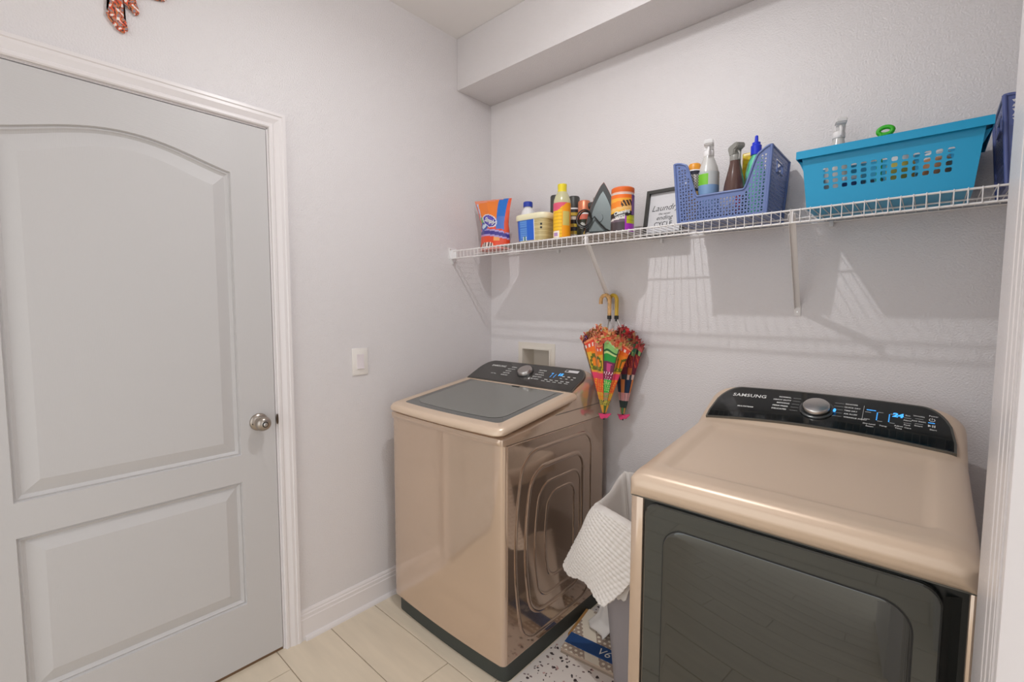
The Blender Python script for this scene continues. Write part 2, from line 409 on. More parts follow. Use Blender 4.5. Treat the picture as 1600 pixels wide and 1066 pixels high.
# wall ornament above the door: the legs of a painted cut-out animal
def ornament():
    def flat(poly, x0, x1): return prism(poly, 0, x0, x1, 0.002, 1)
    t = thing('painted_wall_ornament', (0.002, -1.61, 2.2), 'orange and white painted cut-out ornament with leg shapes, on the wall above the door', 'ornament')
    # (y,z) outlines
    leg1 = [(-1.642, 2.36), (-1.640, 2.295), (-1.648, 2.256), (-1.634, 2.237), (-1.622, 2.222), (-1.607, 2.217), (-1.597, 2.229), (-1.600, 2.252), (-1.606, 2.262), (-1.605, 2.30), (-1.600, 2.36)]
    leg2 = [(-1.612, 2.36), (-1.604, 2.304), (-1.590, 2.296), (-1.577, 2.283), (-1.569, 2.288), (-1.566, 2.298), (-1.573, 2.320), (-1.578, 2.36)]
    body = [(-1.66, 2.35), (-1.57, 2.345), (-1.50, 2.36), (-1.47, 2.41), (-1.50, 2.47), (-1.60, 2.49), (-1.68, 2.47), (-1.70, 2.40)]
    def dense(poly, x0, x1):
        me = flat(poly, x0, x1); bm = bmesh.new(); vs = [bm.verts.new(v) for v in me[0]]
        for f in me[1]: bm.faces.new([vs[i] for i in f])
        bmesh.ops.triangulate(bm, faces=bm.faces); 
        for _ in range(4):
            bmesh.ops.subdivide_edges(bm, edges=[e for e in bm.edges if e.calc_length() > 0.004], cuts=1)
            bmesh.ops.triangulate(bm, faces=bm.faces)
        return frombm(bm)
    def pat(p):
        a = sin(p.y*330+sin(p.z*210)*2.2)+sin(p.z*260+p.y*120)
        if abs(a) < 0.22: return (60, 46, 50)
        if a > 1.2: return (244, 234, 226)
        if a > 0.2: return (226, 84, 44)
        if a < -1.1: return (150, 132, 140)
        return (214, 120, 62)
    for nm, pl, x0, x1 in (('leg', leg1, 0.002, 0.012), ('leg', leg2, 0.002, 0.011), ('body', body, 0.002, 0.010)):
        paint(obj(nm, dense(pl, x0, x1), printm, t, smooth=20), pat)
ornament()

# ============================================================ WASHER
def wedge_cover(prof, x0, x1, shoulder, nx=40, crown=None):
    """smooth appliance cover. prof: list of (y,z,rx,rz) along the side; the edge of each station drops rz within rx."""
    # resample the profile smoothly
    pts = []
    for i in range(len(prof)-1):
        a, b = prof[i], prof[i+1]; n = 3
        for k in range(n): t = k/n; pts.append(tuple(a[j]*(1-t)+b[j]*t for j in range(4)))
    pts.append(prof[-1]); V = []; xs = []
    W_ = x1-x0
    for k in range(nx+1):
        t = k/nx; s = 0.5-0.5*cos(PI*t); xs.append(s)
    for (y, z, rx, rz) in pts:
        for s in xs:
            x = x0+W_*s; d = min(x-x0, x1-x)
            drop = 0
            if d < rx: u = 1-d/rx; drop = rz*(1-math.sqrt(max(0, 1-u*u)))
            zz = z-drop
            if crown: zz += crown(s, y)
            V.append((x, y, zz))
    w = nx+1; F = []
    for j in range(len(pts)-1):
        for i in range(nx): a = j*w+i; F.append((a, a+1, a+1+w, a+w))
    return V, F, pts, xs
def closed_cover(prof, zseam, x0, x1, crown=None, nx=44, rc=0.03, bow=0.0):
    V, F, pts, xs = wedge_cover(prof, x0, x1, 0, nx, crown)
    w = nx+1; n = len(pts); yf = min(p[0] for p in prof)
    for i, (x, y, z) in enumerate(V):
        d = min(x-x0, x1-x); u = 2*(x-x0)/(x1-x0)-1
        y -= bow*(1-u*u)*min(1, max(0, (-0.4-y)/0.3))
        if d < rc: y = max(y, yf+rc-math.sqrt(max(0, rc*rc-(rc-d)**2)))
        V[i] = (x, y, z)
    # side skirts down to the seam
    for side in (0, nx):
        base = len(V)
        for j in range(n): V.append((V[j*w+side][0], V[j*w+side][1], min(zseam, V[j*w+side][2])))
        for j in range(n-1): F.append((j*w+side, (j+1)*w+side, base+j+1, base+j))
    # front and back close
    base = len(V)
    for i in range(w): V.append((V[i][0], V[i][1], min(zseam, V[i][2])))
    for i in range(nx): F.append((i, i+1, base+i+1, base+i))
    base = len(V)
    for i in range(w): V.append((V[(n-1)*w+i][0], V[(n-1)*w+i][1], zseam))
    for i in range(nx): F.append(((n-1)*w+i, (n-1)*w+i+1, base+i+1, base+i))
    return (V, F)
def bowed(x0, x1, yf, yb, bow, r, n=14):
    "plan outline: bowed front edge, rounded vertical corners"
    P = []
    m = (x0+x1)/2; hw = (x1-x0)/2
    for k in range(n+1):
        x = x0+r+(x1-x0-2*r)*k/n; u = (x-m)/hw; P.append((x, yf-bow*(1-u*u)))
    for k in range(1, 6): a = -PI/2+PI/2*k/5; P.append((x1-r+r*cos(a), yf+r+r*sin(a)))
    P += [(x1, yb), (x0, yb)]
    for k in range(0, 5): a = PI+PI/2*k/5; P.append((x0+r+r*cos(a), yf+r+r*sin(a)))
    return P
WX0, WX1 = 0.103, 0.792
def washer():
    t = thing('washing_machine', (0.448, -0.42, 0), 'champagne top-load washing machine with a smoked glass lid, in the corner', 'washing machine')
    yf, yb = -0.744, -0.075
    obj('body', prism(bowed(WX0, WX1, yf, yb, 0.012, 0.018), 2, 0.072, 0.893), [champ], t, smooth=35)
    # side panel, more mirror-like, with stamped ribs
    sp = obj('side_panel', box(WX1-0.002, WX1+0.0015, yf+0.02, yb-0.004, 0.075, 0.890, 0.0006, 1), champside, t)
    def rib(yl, yr, z0, z1, bul, r=0.07, wd=0.008, part=(0, 1)):
        P = []
        cy, cz, hy, hz = (yl+yr)/2, (z0+z1)/2, (yr-yl)/2, (z1-z0)/2
        R_ = rrect(cy, cz, hy, hz, r, 8)
        # densify and bulge the left side outwards
        D = []
        for i in range(len(R_)):
            a, b = R_[i], R_[(i+1) % len(R_)]
            L = math.hypot(b[0]-a[0], b[1]-a[1]); n = max(1, int(L/0.03))
            for k in range(n): D.append((a[0]+(b[0]-a[0])*k/n, a[1]+(b[1]-a[1])*k/n))
        for y, z in D:
            wgt = max(0, 1-((z-cz)/hz)**2); lf = max(0, (cy-y)/hy); y2 = y-bul*wgt*lf
            P.append((WX1+0.0012, y2, z))
        m = len(P); P = P[int(part[0]*m):int(part[1]*m)]
        cl = part == (0, 1)
        T = tube(P, wd, 8, cl)
        T = ([(WX1+0.0012+(v[0]-WX1-0.0012)*0.42, v[1], v[2]) for v in T[0]], T[1])
        return T
    obj('embossed_rib', rib(-0.632, -0.175, 0.105, 0.845, 0.05, 0.075, 0.009), champside, sp, smooth=60)
    obj('embossed_rib', rib(-0.582, -0.240, 0.190, 0.770, 0.042, 0.07, 0.011), champside, sp, smooth=60)
    obj('embossed_rib', rib(-0.535, -0.262, 0.240, 0.700, 0.034, 0.06, 0.007), champside, sp, smooth=60)
    obj('embossed_rib', rib(-0.480, -0.305, 0.300, 0.650, 0.024, 0.05, 0.008), champside, sp, smooth=60)
    obj('plinth', prism(bowed(WX0+0.012, WX1-0.004, yf+0.012, yb-0.01, 0.010, 0.03), 2, 0.0, 0.074), plinthm, t, smooth=35)
    # top cover
    prof = [(-0.752, 0.896, .02, .004), (-0.757, 0.906, .02, .006), (-0.752, 0.920, .02, .008), (-0.735, 0.926, .03, .010), (-0.60, 0.940, .03, .010), (-0.45, 0.962, .03, .010), (-0.35, 0.985, .03, .02),
            (-0.318, 1.012, .03, .022), (-0.306, 1.024, .032, .028), (-0.26, 1.047, .04, .034), (-0.20, 1.078, .06, .045), (-0.158, 1.099, .09, .055), (-0.140, 1.1045, .10, .058), (-0.12, 1.100, .10, .062), (-0.098, 1.075, .09, .06), (-0.085, 1.03, .06, .04), (-0.078, 0.97, .02, .0), (-0.075, 0.897, .02, .0)]
    obj('top_cover', closed_cover(prof, 0.895, WX0+0.001, WX1-0.001, None, 44, 0.024, 0.010), champ, t, smooth=50)
    obj('side_seam', box(WX1-0.0008, WX1+0.0012, -0.44, -0.09, 0.955, 0.957), conrim, t)
    # lid : frame, glass
    lx0, lx1 = 0.113, 0.800
    def lz(y): return 0.962+(y+0.765)*0.143
    outer = []
    def lidring(inset, dz, r):
        a, b, c, d = lx0+inset, lx1-inset, -0.772+inset, -0.305-inset*0.3
        P = []
        for k in range(13):  # bowed front edge left->right
            x = a+r+(b-a-2*r)*k/12; u = (x-(a+b)/2)/((b-a)/2); P.append((x, c-0.012*(1-u*u)))
        for k in range(1, 7): an = -PI/2+PI/2*k/6; P.append((b-r+r*cos(an), c+r+r*sin(an)))
        P += [(b, d), (a, d)]
        for k in range(0, 6): an = PI+PI/2*k/6; P.append((a+r+r*cos(an), c+r+r*sin(an)))
        return [(x, y, lz(y)+dz) for x, y in P]
    rings = [lidring(0.006, -0.030, 0.03), lidring(0.0, -0.024, 0.034), lidring(0.0, -0.014, 0.034), lidring(0.006, -0.004, 0.034), lidring(0.016, 0.0, 0.032), lidring(0.050, 0.0, 0.02), lidring(0.052, -0.003, 0.02)]
    n = len(rings[0]); V = [v for r in rings for v in r]; F = []
    for i in range(len(rings)-1):
        for k in range(n): F.append((i*n+k, i*n+(k+1) % n, (i+1)*n+(k+1) % n, (i+1)*n+k))
    F.append(tuple(range(n)))
    lid = obj('lid', (V, F), champtop, t, smooth=50)
    g = lidring(0.0515, -0.002, 0.02); obj('glass_pane', (g, [tuple(range(len(g)))]), glassdark, lid, smooth=0)
    g = [(v[0], v[1], v[2]) for v in lidring(0.085, -0.0012, 0.05)]
    obj('clear_window', (g, [tuple(range(len(g)))]), glassdark2, lid, smooth=0)
    obj('hinge_label', box(0.462, 0.502, -0.335, -0.327, lz(-0.33)-0.002, lz(-0.33)+0.0015), blackm, lid)
    # console
    a = Vector((0, -0.306, 1.0255)); e = Vector((0, 0.166, 0.080)); L = e.length; e.normalize(); nrm = Vector((1, 0, 0)).cross(e)
    def cpt(x, s, h=0.0): return Vector((x, 0, 0))+a+e*s+nrm*h
    def panel(ins, h):
        P = []
        A, B, C_, D_ = 0.128+ins, 0.772-ins, 0.0+ins, 0.176-ins
        P += [(A, C_), (B, C_)]
        for k in range(9): an = PI/2*k/8; P.append((B-0.062+0.062*cos(an)-0.0, D_-0.085+0.085*sin(an)))
        for k in range(9): an = PI/2+PI/2*k/8; P.append((A+0.062+0.062*cos(an), D_-0.085+0.085*sin(an)))
        return P
    def slabp(P, h0, h1):
        n = len(P); V = [cpt(x, s, h0) for x, s in P]+[cpt(x, s, h1) for x, s in P]
        return (V, [tuple(range(n)), tuple(range(2*n-1, n-1, -1))]+[(i, i+n, (i+1) % n+n, (i+1) % n) for i in range(n)])
    obj('console_rim', slabp(panel(0.0, 0), -0.03, 0.0035), conrim, t)
    con = obj('console_panel', slabp(panel(0.005, 0), -0.02, 0.0045), mat('grey_black_console', (52, 50, 47), 0.1, coat=0.5), t)
    def stamp(x, s, h=0.0052): return frame(cpt(x, s, h), (1, 0, 0), e)
    kx, ks = 0.447, 0.098
    def disc(r0, r1, h0, h1, n=32, kx=kx, ks=ks):
        V = []
        for r, h in ((r0, h0), (r0, h0+(h1-h0)*0.1), (r1, h1-0.002), (r1-0.002, h1)):
            for k in range(n): an = 2*PI*k/n; V.append(cpt(kx+r*cos(an), ks+r*sin(an), h))
        F = [(i*n+k, i*n+(k+1) % n, (i+1)*n+(k+1) % n, (i+1)*n+k) for i in range(3) for k in range(n)]; F.append(tuple(range(3*n, 4*n)))
        return (V, F)
    kb = obj('dial', disc(0.037, 0.035, 0.0045, 0.026), steel, t, smooth=40)
    obj('dial_ring', disc(0.043, 0.040, 0.0045, 0.010), blackm, kb, smooth=40)
    text('brand_lettering', 'SAMSUNG', 0.020, stamp(0.247, 0.128), inkw, con, bold=0.0004, spacing=1.1)
    text('small_lettering', 'VRT Plus', 0.0105, stamp(0.264, 0.060), inkw, con)
    def bars(items, m, nm):
        vf = []
        for (x, s, w, h) in items:
            b = len(vf)
            vf.append(([cpt(x, s, .0052), cpt(x+w, s, .0052), cpt(x+w, s+h, .0052), cpt(x, s+h, .0052)], [(0, 1, 2, 3)]))
        stuff(obj(nm, join(*vf), m, con, smooth=0))
    for i, w in enumerate(('NORMAL', 'HEAVY DUTY', 'BEDDING', 'DELICATES', 'RINSE+SPIN')):
        text('cycle_lettering', w, 0.0085, stamp(0.345-0.003*i+abs(i-2)*0.003, 0.130-0.018*i), inkw, con, bold=0.0003)
    for i, w in enumerate(('PERM PRESS', 'TOWELS', 'SPORTSWEAR', 'QUICK WASH', 'SELF CLEAN')):
        text('cycle_lettering', w, 0.0085, stamp(0.535+abs(i-2)*-0.002, 0.130-0.018*i), inkw, con, bold=0.0003)
    bars([(0.585+0.030*k, 0.062, 0.018, 0.004) for k in range(5)]+[(0.575+0.032*k, 0.050, 0.02, 0.003) for k in range(5)]+[(0.66+0.03*k, 0.100, 0.014, 0.005) for k in range(3)]+[(0.658+0.03*k, 0.084, 0.012, 0.004) for k in range(3)], inkw, 'button_marks')
    bars([(0.600, 0.086, 0.002, 0.03), (0.62, 0.084, 0.002, 0.03), (0.592, 0.116, 0.012, 0.004)], blueled, 'indicator_marks')
    text('display_digits', '15', 0.026, stamp(0.645, 0.113), blueled, con, bold=0.0014)
    st = obj('energy_sticker', box(0, 1, 0, 1, 0, 1), paper, con, smooth=0)
    Q = [cpt(0.650, 0.138, .0055), cpt(0.722, 0.138, .0055), cpt(0.722, 0.157, .0055), cpt(0.650, 0.157, .0055)]
    bpy.data.objects.remove(st); obj('sticker', (Q, [(0, 1, 2, 3)]), paper, con, smooth=0)
    obj('sticker_mark', ([cpt(0.653, 0.142, .006), cpt(0.668, 0.142, .006), cpt(0.668, 0.154, .006), cpt(0.653, 0.154, .006)], [(0, 1, 2, 3)]), blackm, con, smooth=0)
washer()

# ============================================================ DRYER
DX0, DX1 = 1.2895, 1.975
def dryer():
    t = thing('clothes_dryer', (1.632, -0.42, 0), 'champagne front-load clothes dryer with a large dark glass door, by the right wall', 'dryer')
    yf, yb = -0.758, -0.07
    # cabinet with a recess for the door
    bx = prism(bowed(DX0, DX1, yf+0.012, yb, 0.0, 0.012), 2, 0.03, 0.868)
    obj('cabinet', bx, champ, t, smooth=35)
    obj('plinth', box(DX0+0.012, DX1-0.012, yf+0.035, yb-0.01, 0, 0.032), plinthm, t)
    # front frame pieces left, right, bottom around the door, proud of cabinet
    a0, a1, zt, zb = 1.326, 1.9615, 0.868, 0.20
    obj('front_frame', join(box(DX0, a0, yf-0.002, yf+0.018, 0.032, 0.868, 0.005), box(a1, DX1, yf-0.002, yf+0.018, 0.032, 0.868, 0.004), box(a0, a1, yf-0.002, yf+0.018, 0.032, zb, 0.004)), champ, t)
    obj('door_recess', box(a0, a1, yf+0.006, yf+0.011, zb, zt), mat('dark_recess', (30, 32, 30), 0.3), t)
    def rr(x0, x1, z0, z1, r, y):
        return [(x, y, z) for x, z in rrect((x0+x1)/2, (z0+z1)/2, (x1-x0)/2, (z1-z0)/2, r, 8)]
    def stack(rings):
        n = len(rings[0]); V = [v for r in rings for v in r]; F = [(i*n+k, i*n+(k+1) % n, (i+1)*n+(k+1) % n, (i+1)*n+k) for i in range(len(rings)-1) for k in range(n)]
        F.append(tuple(range(n))); F.append(tuple(range(n*len(rings)-1, n*(len(rings)-1)-1, -1))); return (V, F)
    dx0, dx1, dz0, dz1 = 1.336, 1.927, 0.21, 0.864
    dr = obj('door', stack([rr(dx0+.003, dx1-.003, dz0+.003, dz1-.003, 0.035, yf+0.008), rr(dx0, dx1, dz0, dz1, 0.035, yf+0.002), rr(dx0, dx1, dz0, dz1, 0.035, yf-0.010), rr(dx0+.003, dx1-.003, dz0+.003, dz1-.003, 0.033, yf-0.013)]), dryglass, t, smooth=40)
    wx0, wx1, wz0, wz1 = 1.388, 1.889, 0.27, 0.814
    ring = stack([rr(wx0, wx1, wz0, wz1, 0.055, yf-0.0128), rr(wx0, wx1, wz0, wz1, 0.055, yf-0.0138)])
    obj('window_seam', ring, blackm, dr)
    obj('door_window', stack([rr(wx0+.0028, wx1-.0028, wz0+.0028, wz1-.0028, 0.053, yf-0.0132), rr(wx0+.0028, wx1-.0028, wz0+.0028, wz1-.0028, 0.053, yf-0.0150), rr(wx0+.005, wx1-.005, wz0+.005, wz1-.005, 0.051, yf-0.0156)]), drywin, dr, smooth=40)
    # curved grip beside the door
    V = []; n = 12
    P = [(dx1+0.002+0.030*k/n, yf-0.009+0.016*sin(PI*0.5*k/n)) for k in range(n+1)]
    V = [(x, y, 0.212) for x, y in P]+[(x, y, 0.852) for x, y in P]
    obj('door_grip', (V, [(k, k+1, k+1+n+1, k+n+1) for k in range(n)]), mat('grip_black', (30, 33, 30), 0.2, coat=0.4), dr)
    prof = [(-0.748, 0.871, .03, .0), (-0.768, 0.874, .03, .004), (-0.779, 0.890, .035, .010), (-0.782, 0.905, .04, .016), (-0.778, 0.922, .045, .022), (-0.766, 0.936, .05, .026), (-0.745, 0.945, .05, .028), (-0.715, 0.949, .05, .028),
            (-0.690, 0.950, .05, .028), (-0.60, 0.960, .045, .028), (-0.45, 0.977, .045, .03), (-0.33, 0.991, .045, .03), (-0.285, 0.998, .045, .034), (-0.272, 1.004, .045, .038), (-0.22, 1.034, .05, .042), (-0.17, 1.062, .06, .048), (-0.130, 1.086, .075, .056), (-0.113, 1.091, .085, .06), (-0.098, 1.086, .085, .062), (-0.083, 1.06, .08, .06), (-0.075, 1.0, .05, .03), (-0.070, 0.871, .02, .0)]
    def crown(s, y):
        d = 0
        x = DX0+(DX1-DX0)*s
        if -0.70 < y < -0.30:   # shallow sunk field of the worktop
            fx = min(max((min(x-DX0, DX1-x)-0.062)/0.014, 0), 1); fy = min(max((y+0.70)/0.018, 0), 1)*min(max((-0.30-y)/0.02, 0), 1)
            d -= 0.009*fx*fy
        if y > -0.27: d += 0.010*(1-(2*s-1)**2)
        return d
    prof2 = []
    for i, p in enumerate(prof):
        prof2.append(p)
        if abs(p[0]+0.690) < 1e-6: prof2.append((-0.680, 0.951, .05, .028))
    obj('top_cover', closed_cover(prof2, 0.871, DX0-0.001, DX1+0.001, crown, 64, 0.028), champtop, t, smooth=50)
    obj('top_seam', box(DX0+0.0005, DX1-0.0005, yf-0.0015, yb, 0.8665, 0.8715), conrim, t)
    a = Vector((0, -0.275, 1.0045)); e = Vector((0, 0.150, 0.085)).normalized(); nrm = Vector((1, 0, 0)).cross(e)
    def crn(x): s = (x-DX0)/(DX1-DX0); return 0.010*(1-(2*s-1)**2)
    def cpt(x, s, h=0.0): return Vector((x, 0, crn(x)))+a+e*s+nrm*h
    def prism2(ins, h0, h1, N=72):
        A, B = 1.318+ins, 1.9525-ins; V = []; cols = []
        for k in range(N+1):
            x = A+(B-A)*k/N; u = abs(2*k/N-1)
            s0 = 0.002+ins*0.6+0.014*(1-u*u)
            d = min(x-A, B-x); top = 0.178-ins; R1 = 0.075
            s1 = top-(0.14-ins)*(1-math.sqrt(max(0, 1-(1-d/R1)**2))) if d < R1 else top
            s1 = max(s1, s0+0.001); cols.append((x, s0, s1))
        M_ = 8
        for h in (h0, h1):
            for x, s0, s1 in cols:
                for j in range(M_+1): V.append(cpt(x, s0+(s1-s0)*j/M_, h))
        w = M_+1; off = (N+1)*w; F = []
        for k in range(N):
            for j in range(M_): q = k*w+j; F.append((q+off, q+1+off, q+w+1+off, q+w+off))
            F.append((k*w, (k+1)*w, (k+1)*w+off, k*w+off)); F.append((k*w+M_, (k+1)*w+M_, (k+1)*w+M_+off, k*w+M_+off))
        for k in (0, N):
            for j in range(M_): q = k*w+j; F.append((q, q+1, q+1+off, q+off))
        return (V, F)
    obj('console_rim', prism2(0.0, -0.03, 0.004), conrim, t, smooth=40)
    con = obj('console_panel', prism2(0.006, -0.02, 0.0055), conblack, t, smooth=40)
    HH = 0.0062
    def onpanel(x, s): return lambda v: cpt(x+v.x, s+v.y, HH)
    kx, ks = 1.631, 0.094
    def disc(prof, n=36):
        V = []
        for r, h in prof:
            for k in range(n): an = 2*PI*k/n; V.append(cpt(kx, ks, h)+Vector((r*cos(an), 0, 0))+e*r*sin(an))
        m = len(prof)
        F = [(i*n+k, i*n+(k+1) % n, (i+1)*n+(k+1) % n, (i+1)*n+k) for i in range(m-1) for k in range(n)]; F.append(tuple(range((m-1)*n, m*n)))
        return (V, F)
    kb = obj('dial', disc([(0.036, 0.008), (0.036, 0.022), (0.034, 0.0245), (0.033, 0.025)]), steel, t, smooth=40)
    obj('dial_ring', disc([(0.0465, 0.0055), (0.0465, 0.009), (0.0445, 0.0105), (0.037, 0.0105)]), mat('dial_ring_grey', (96, 98, 98), 0.25, metal=0.7), kb, smooth=40)
    obj('dial_base', disc([(0.0385, 0.010), (0.0385, 0.015), (0.0365, 0.0155)]), blackm, kb, smooth=40)
    obj('dial_glow', xf(([cpt(1.6785, 0.093, .0125)+Vector((0.004*cos(q), 0, 0))+e*0.009*sin(q) for q in [2*PI*k/10 for k in range(10)]], [tuple(range(10))]), Matrix.Identity(4)), blueled, kb)
    text('brand_lettering', 'SAMSUNG', 0.0225, None, inkw, con, bold=0.0004, spacing=1.06, wrap=onpanel(1.428, 0.128))
    text('small_lettering', 'MULTISTEAM', 0.0085, None, inkw, con, bold=0.0003, wrap=onpanel(1.429, 0.068))
    LW = ('NORMAL', 'HEAVY DUTY', 'BEDDING', 'PERM PRESS', 'DELICATES'); RW = ('SANITIZE', 'QUICK DRY', 'TIME DRY', 'AIR FLUFF', 'WRINKLE AWAY')
    for i in range(5):
        text('cycle_lettering', LW[i], 0.0086, None, inkw, con, bold=0.0003, align='RIGHT', wrap=onpanel(1.556-abs(i-1)*0.002, 0.137-0.0155*i))
        text('cycle_lettering', RW[i], 0.0075, None, inkw, con, bold=0.0002, align='LEFT', wrap=onpanel(1.700+abs(i-1)*0.001, 0.137-0.0155*i))
    def bar(x, s, w, h, hh=HH): return ([cpt(x, s, hh), cpt(x+w, s, hh), cpt(x+w, s+h, hh), cpt(x, s+h, hh)], [(0, 1, 2, 3)])
    stuff(obj('leader_lines', join(*[bar(1.560, 0.1365-0.0155*i, 0.022, 0.0007) for i in range(5)], *[bar(1.674, 0.1365-0.0155*i, 0.024, 0.0007) for i in range(5)], bar(1.7475, 0.07, 0.0007, 0.07)), inkw, con, smooth=0))
    lab = [(1.766, 0.060, 'Dry Level'), (1.798, 0.060, 'Temp'), (1.832, 0.060, 'Time'), (1.768, 0.050, 'Steam'), (1.850, 0.122, 'Eco'), (1.850, 0.100, 'Alarm'), (1.850, 0.080, 'Rack'), (1.874, 0.126, 'Wrinkle'), (1.874, 0.104, 'Anti Static'), (1.874, 0.084, 'Smart'), (1.905, 0.135, 'Power'), (1.905, 0.077, 'Start'), (1.852, 0.068, 'Care'), (1.832, 0.070, 'Adjust')]
    for x, s, w in lab: text('button_lettering', w, 0.0074, None, inkw, con, bold=0.00012, wrap=onpanel(x, s))
    stuff(obj('segment_marks', join(*[bar(1.780, 0.082+0.006*k, 0.0025, 0.004) for k in range(6)], *[bar(1.808, 0.082+0.006*k, 0.0025, 0.004) for k in range(6)], bar(1.755, 0.122, 0.022, 0.003)), blueled, con, smooth=0))
    stuff(obj('outline_marks', join(bar(1.783, 0.118, 0.012, 0.0012), bar(1.811, 0.118, 0.012, 0.0012), bar(1.783, 0.078, 0.012, 0.0012), bar(1.811, 0.078, 0.012, 0.0012), bar(1.752, 0.112, 0.014, 0.0015), bar(1.752, 0.080, 0.014, 0.0015), bar(1.842, 0.088, 0.016, 0.001), bar(1.842, 0.110, 0.016, 0.001), bar(1.866, 0.092, 0.018, 0.001), bar(1.866, 0.114, 0.018, 0.001)), inkw, con, smooth=0))
    text('display_digits', '24', 0.024, None, blueled, con, bold=0.0012, shear=0.1, wrap=onpanel(1.828, 0.116))
    # power and play symbols
    pw = [(cpt(1.902+0.006*sin(q), 0.118+0.006*cos(q), HH)) for q in [0.5+(2*PI-1.0)*k/14 for k in range(15)]]
    obj('power_symbol', join(tube(pw, 0.0008, 4), tube([cpt(1.902, 0.118, HH), cpt(1.902, 0.126, HH)], 0.0008, 4)), inkw, con)
    obj('play_symbol', join(([cpt(1.894, 0.087, HH), cpt(1.894, 0.097, HH), cpt(1.901, 0.092, HH)], [(0, 1, 2)]), bar(1.903, 0.087, 0.002, 0.010), bar(1.907, 0.087, 0.002, 0.010)), inkw, con, smooth=0)
    obj('start_light', bar(1.894, 0.104, 0.014, 0.0025), blueled, con, smooth=0)
dryer()

# ============================================================ SHELF
SZ = 1.680; SF = -0.305; SX1 = XR-0.004
def shelf():
    t = thing('wire_shelf', (0.02, 0, SZ), 'long white wire shelf fixed along the back wall', 'shelf')
    x = 0.058; first = None; k = 0
    while x < SX1-0.01:
        if first is None:
            first = obj('wire', tube([(x, -0.006, SZ), (x, -0.15, SZ), (x, SF-0.001, SZ), (x, SF-0.004, SZ-0.002), (x, SF-0.004, SZ-0.04)], 0.0013, 5), wirem, t)
        else:
            c = first.copy(); COL.objects.link(c); c.location = (x-0.058, 0, 0)
        x += 0.0254
    for y, z, r in ((SF, SZ-0.0035, 0.0028), (SF, SZ-0.040, 0.0031), (-0.008, SZ-0.003, 0.0028), (-0.155, SZ-0.0035, 0.0026)):
        obj('rod', tube([(0.022, y, z), (SX1, y, z)], r, 8), wirem, t)
    # end bracket on the left wall
    eb = obj('end_bracket', join(box(0.0, 0.004, SF-0.012, SF+0.042, SZ-0.042, SZ+0.016, 0.001), box(0.0, 0.045, SF+0.0, SF+0.008, SZ-0.042, SZ+0.004, 0.001), prism([(SF-0.004, SZ-0.042), (SF+0.03, SZ-0.042), (SF+0.012, SZ-0.068)], 0, 0, 0.010)), whitepl, t)
    obj('screw', latx(SF-0.003, SZ+0.006, [(0.004, 0.004), (0.003, 0.006)], 10), steel, eb)
    for xa, xb in ((0.833, 0.781), (1.560, 1.531), (2.30, 2.27)):
        A = Vector((xa, SF+0.002, SZ-0.012)); B = Vector((xb, -0.003, 1.405 if xa < 1 else 1.388))
        d = (B-A).normalized(); sx = Vector((1, 0, 0)); q = d.cross(sx).normalized()
        def quad(p, w, h): return [p+sx*w+q*h, p-sx*w+q*h, p-sx*w-q*h, p+sx*w-q*h]
        V = quad(A, 0.009, 0.001)+quad(B, 0.009, 0.001)
        F = [(0, 1, 5, 4), (1, 2, 6, 5), (2, 3, 7, 6), (3, 0, 4, 7), (0, 3, 2, 1), (4, 5, 6, 7)]
        fin = [A-sx*0.009, B-sx*0.009, B-sx*0.009+q*0.010, A-sx*0.009+q*0.010]
        fin2 = [v+sx*0.0015 for v in fin]
        VF = join((V, F), (fin+fin2, [(0, 1, 2, 3), (7, 6, 5, 4), (0, 4, 5, 1), (1, 5, 6, 2), (2, 6, 7, 3), (3, 7, 4, 0)]))
        b = obj('brace', VF, wirem, t, smooth=0)
        obj('brace_foot', box(xb-0.011, xb+0.011, -0.004, 0.0, B.z-0.03, B.z+0.008, 0.001), wirem, b)
        obj('screw', xf(latx(0, 0, [(0.0032, 0), (0.0025, 0.0015)], 10), Matrix.Translation((xb, -0.004, B.z-0.016)) @ Matrix.Rotation(-PI/2, 4, 'Z')), steel, b)
        obj('brace_hook', box(xa-0.004, xa+0.004, SF-0.001, SF+0.006, SZ-0.043, SZ-0.006, 0.001), wirem, b)
    for xc in (0.48, 1.02, 1.62, 2.1):
        obj('wall_clip', box(xc-0.006, xc+0.006, -0.014, 0.0, SZ-0.020, SZ+0.001, 0.002), whitepl, t)
    return t
shelf()
ZT = SZ+0.0014   # top of deck wires
tag(obj('shelf_liner', join(box(0.312, 0.945, -0.288, -0.03, ZT, ZT+0.003, 0.001)), linerm, loc=(0.66, -0.16, ZT)), 'thin beige liner sheet on the wire shelf under tub, bottles and iron', 'liner')
ZL = ZT+0.003

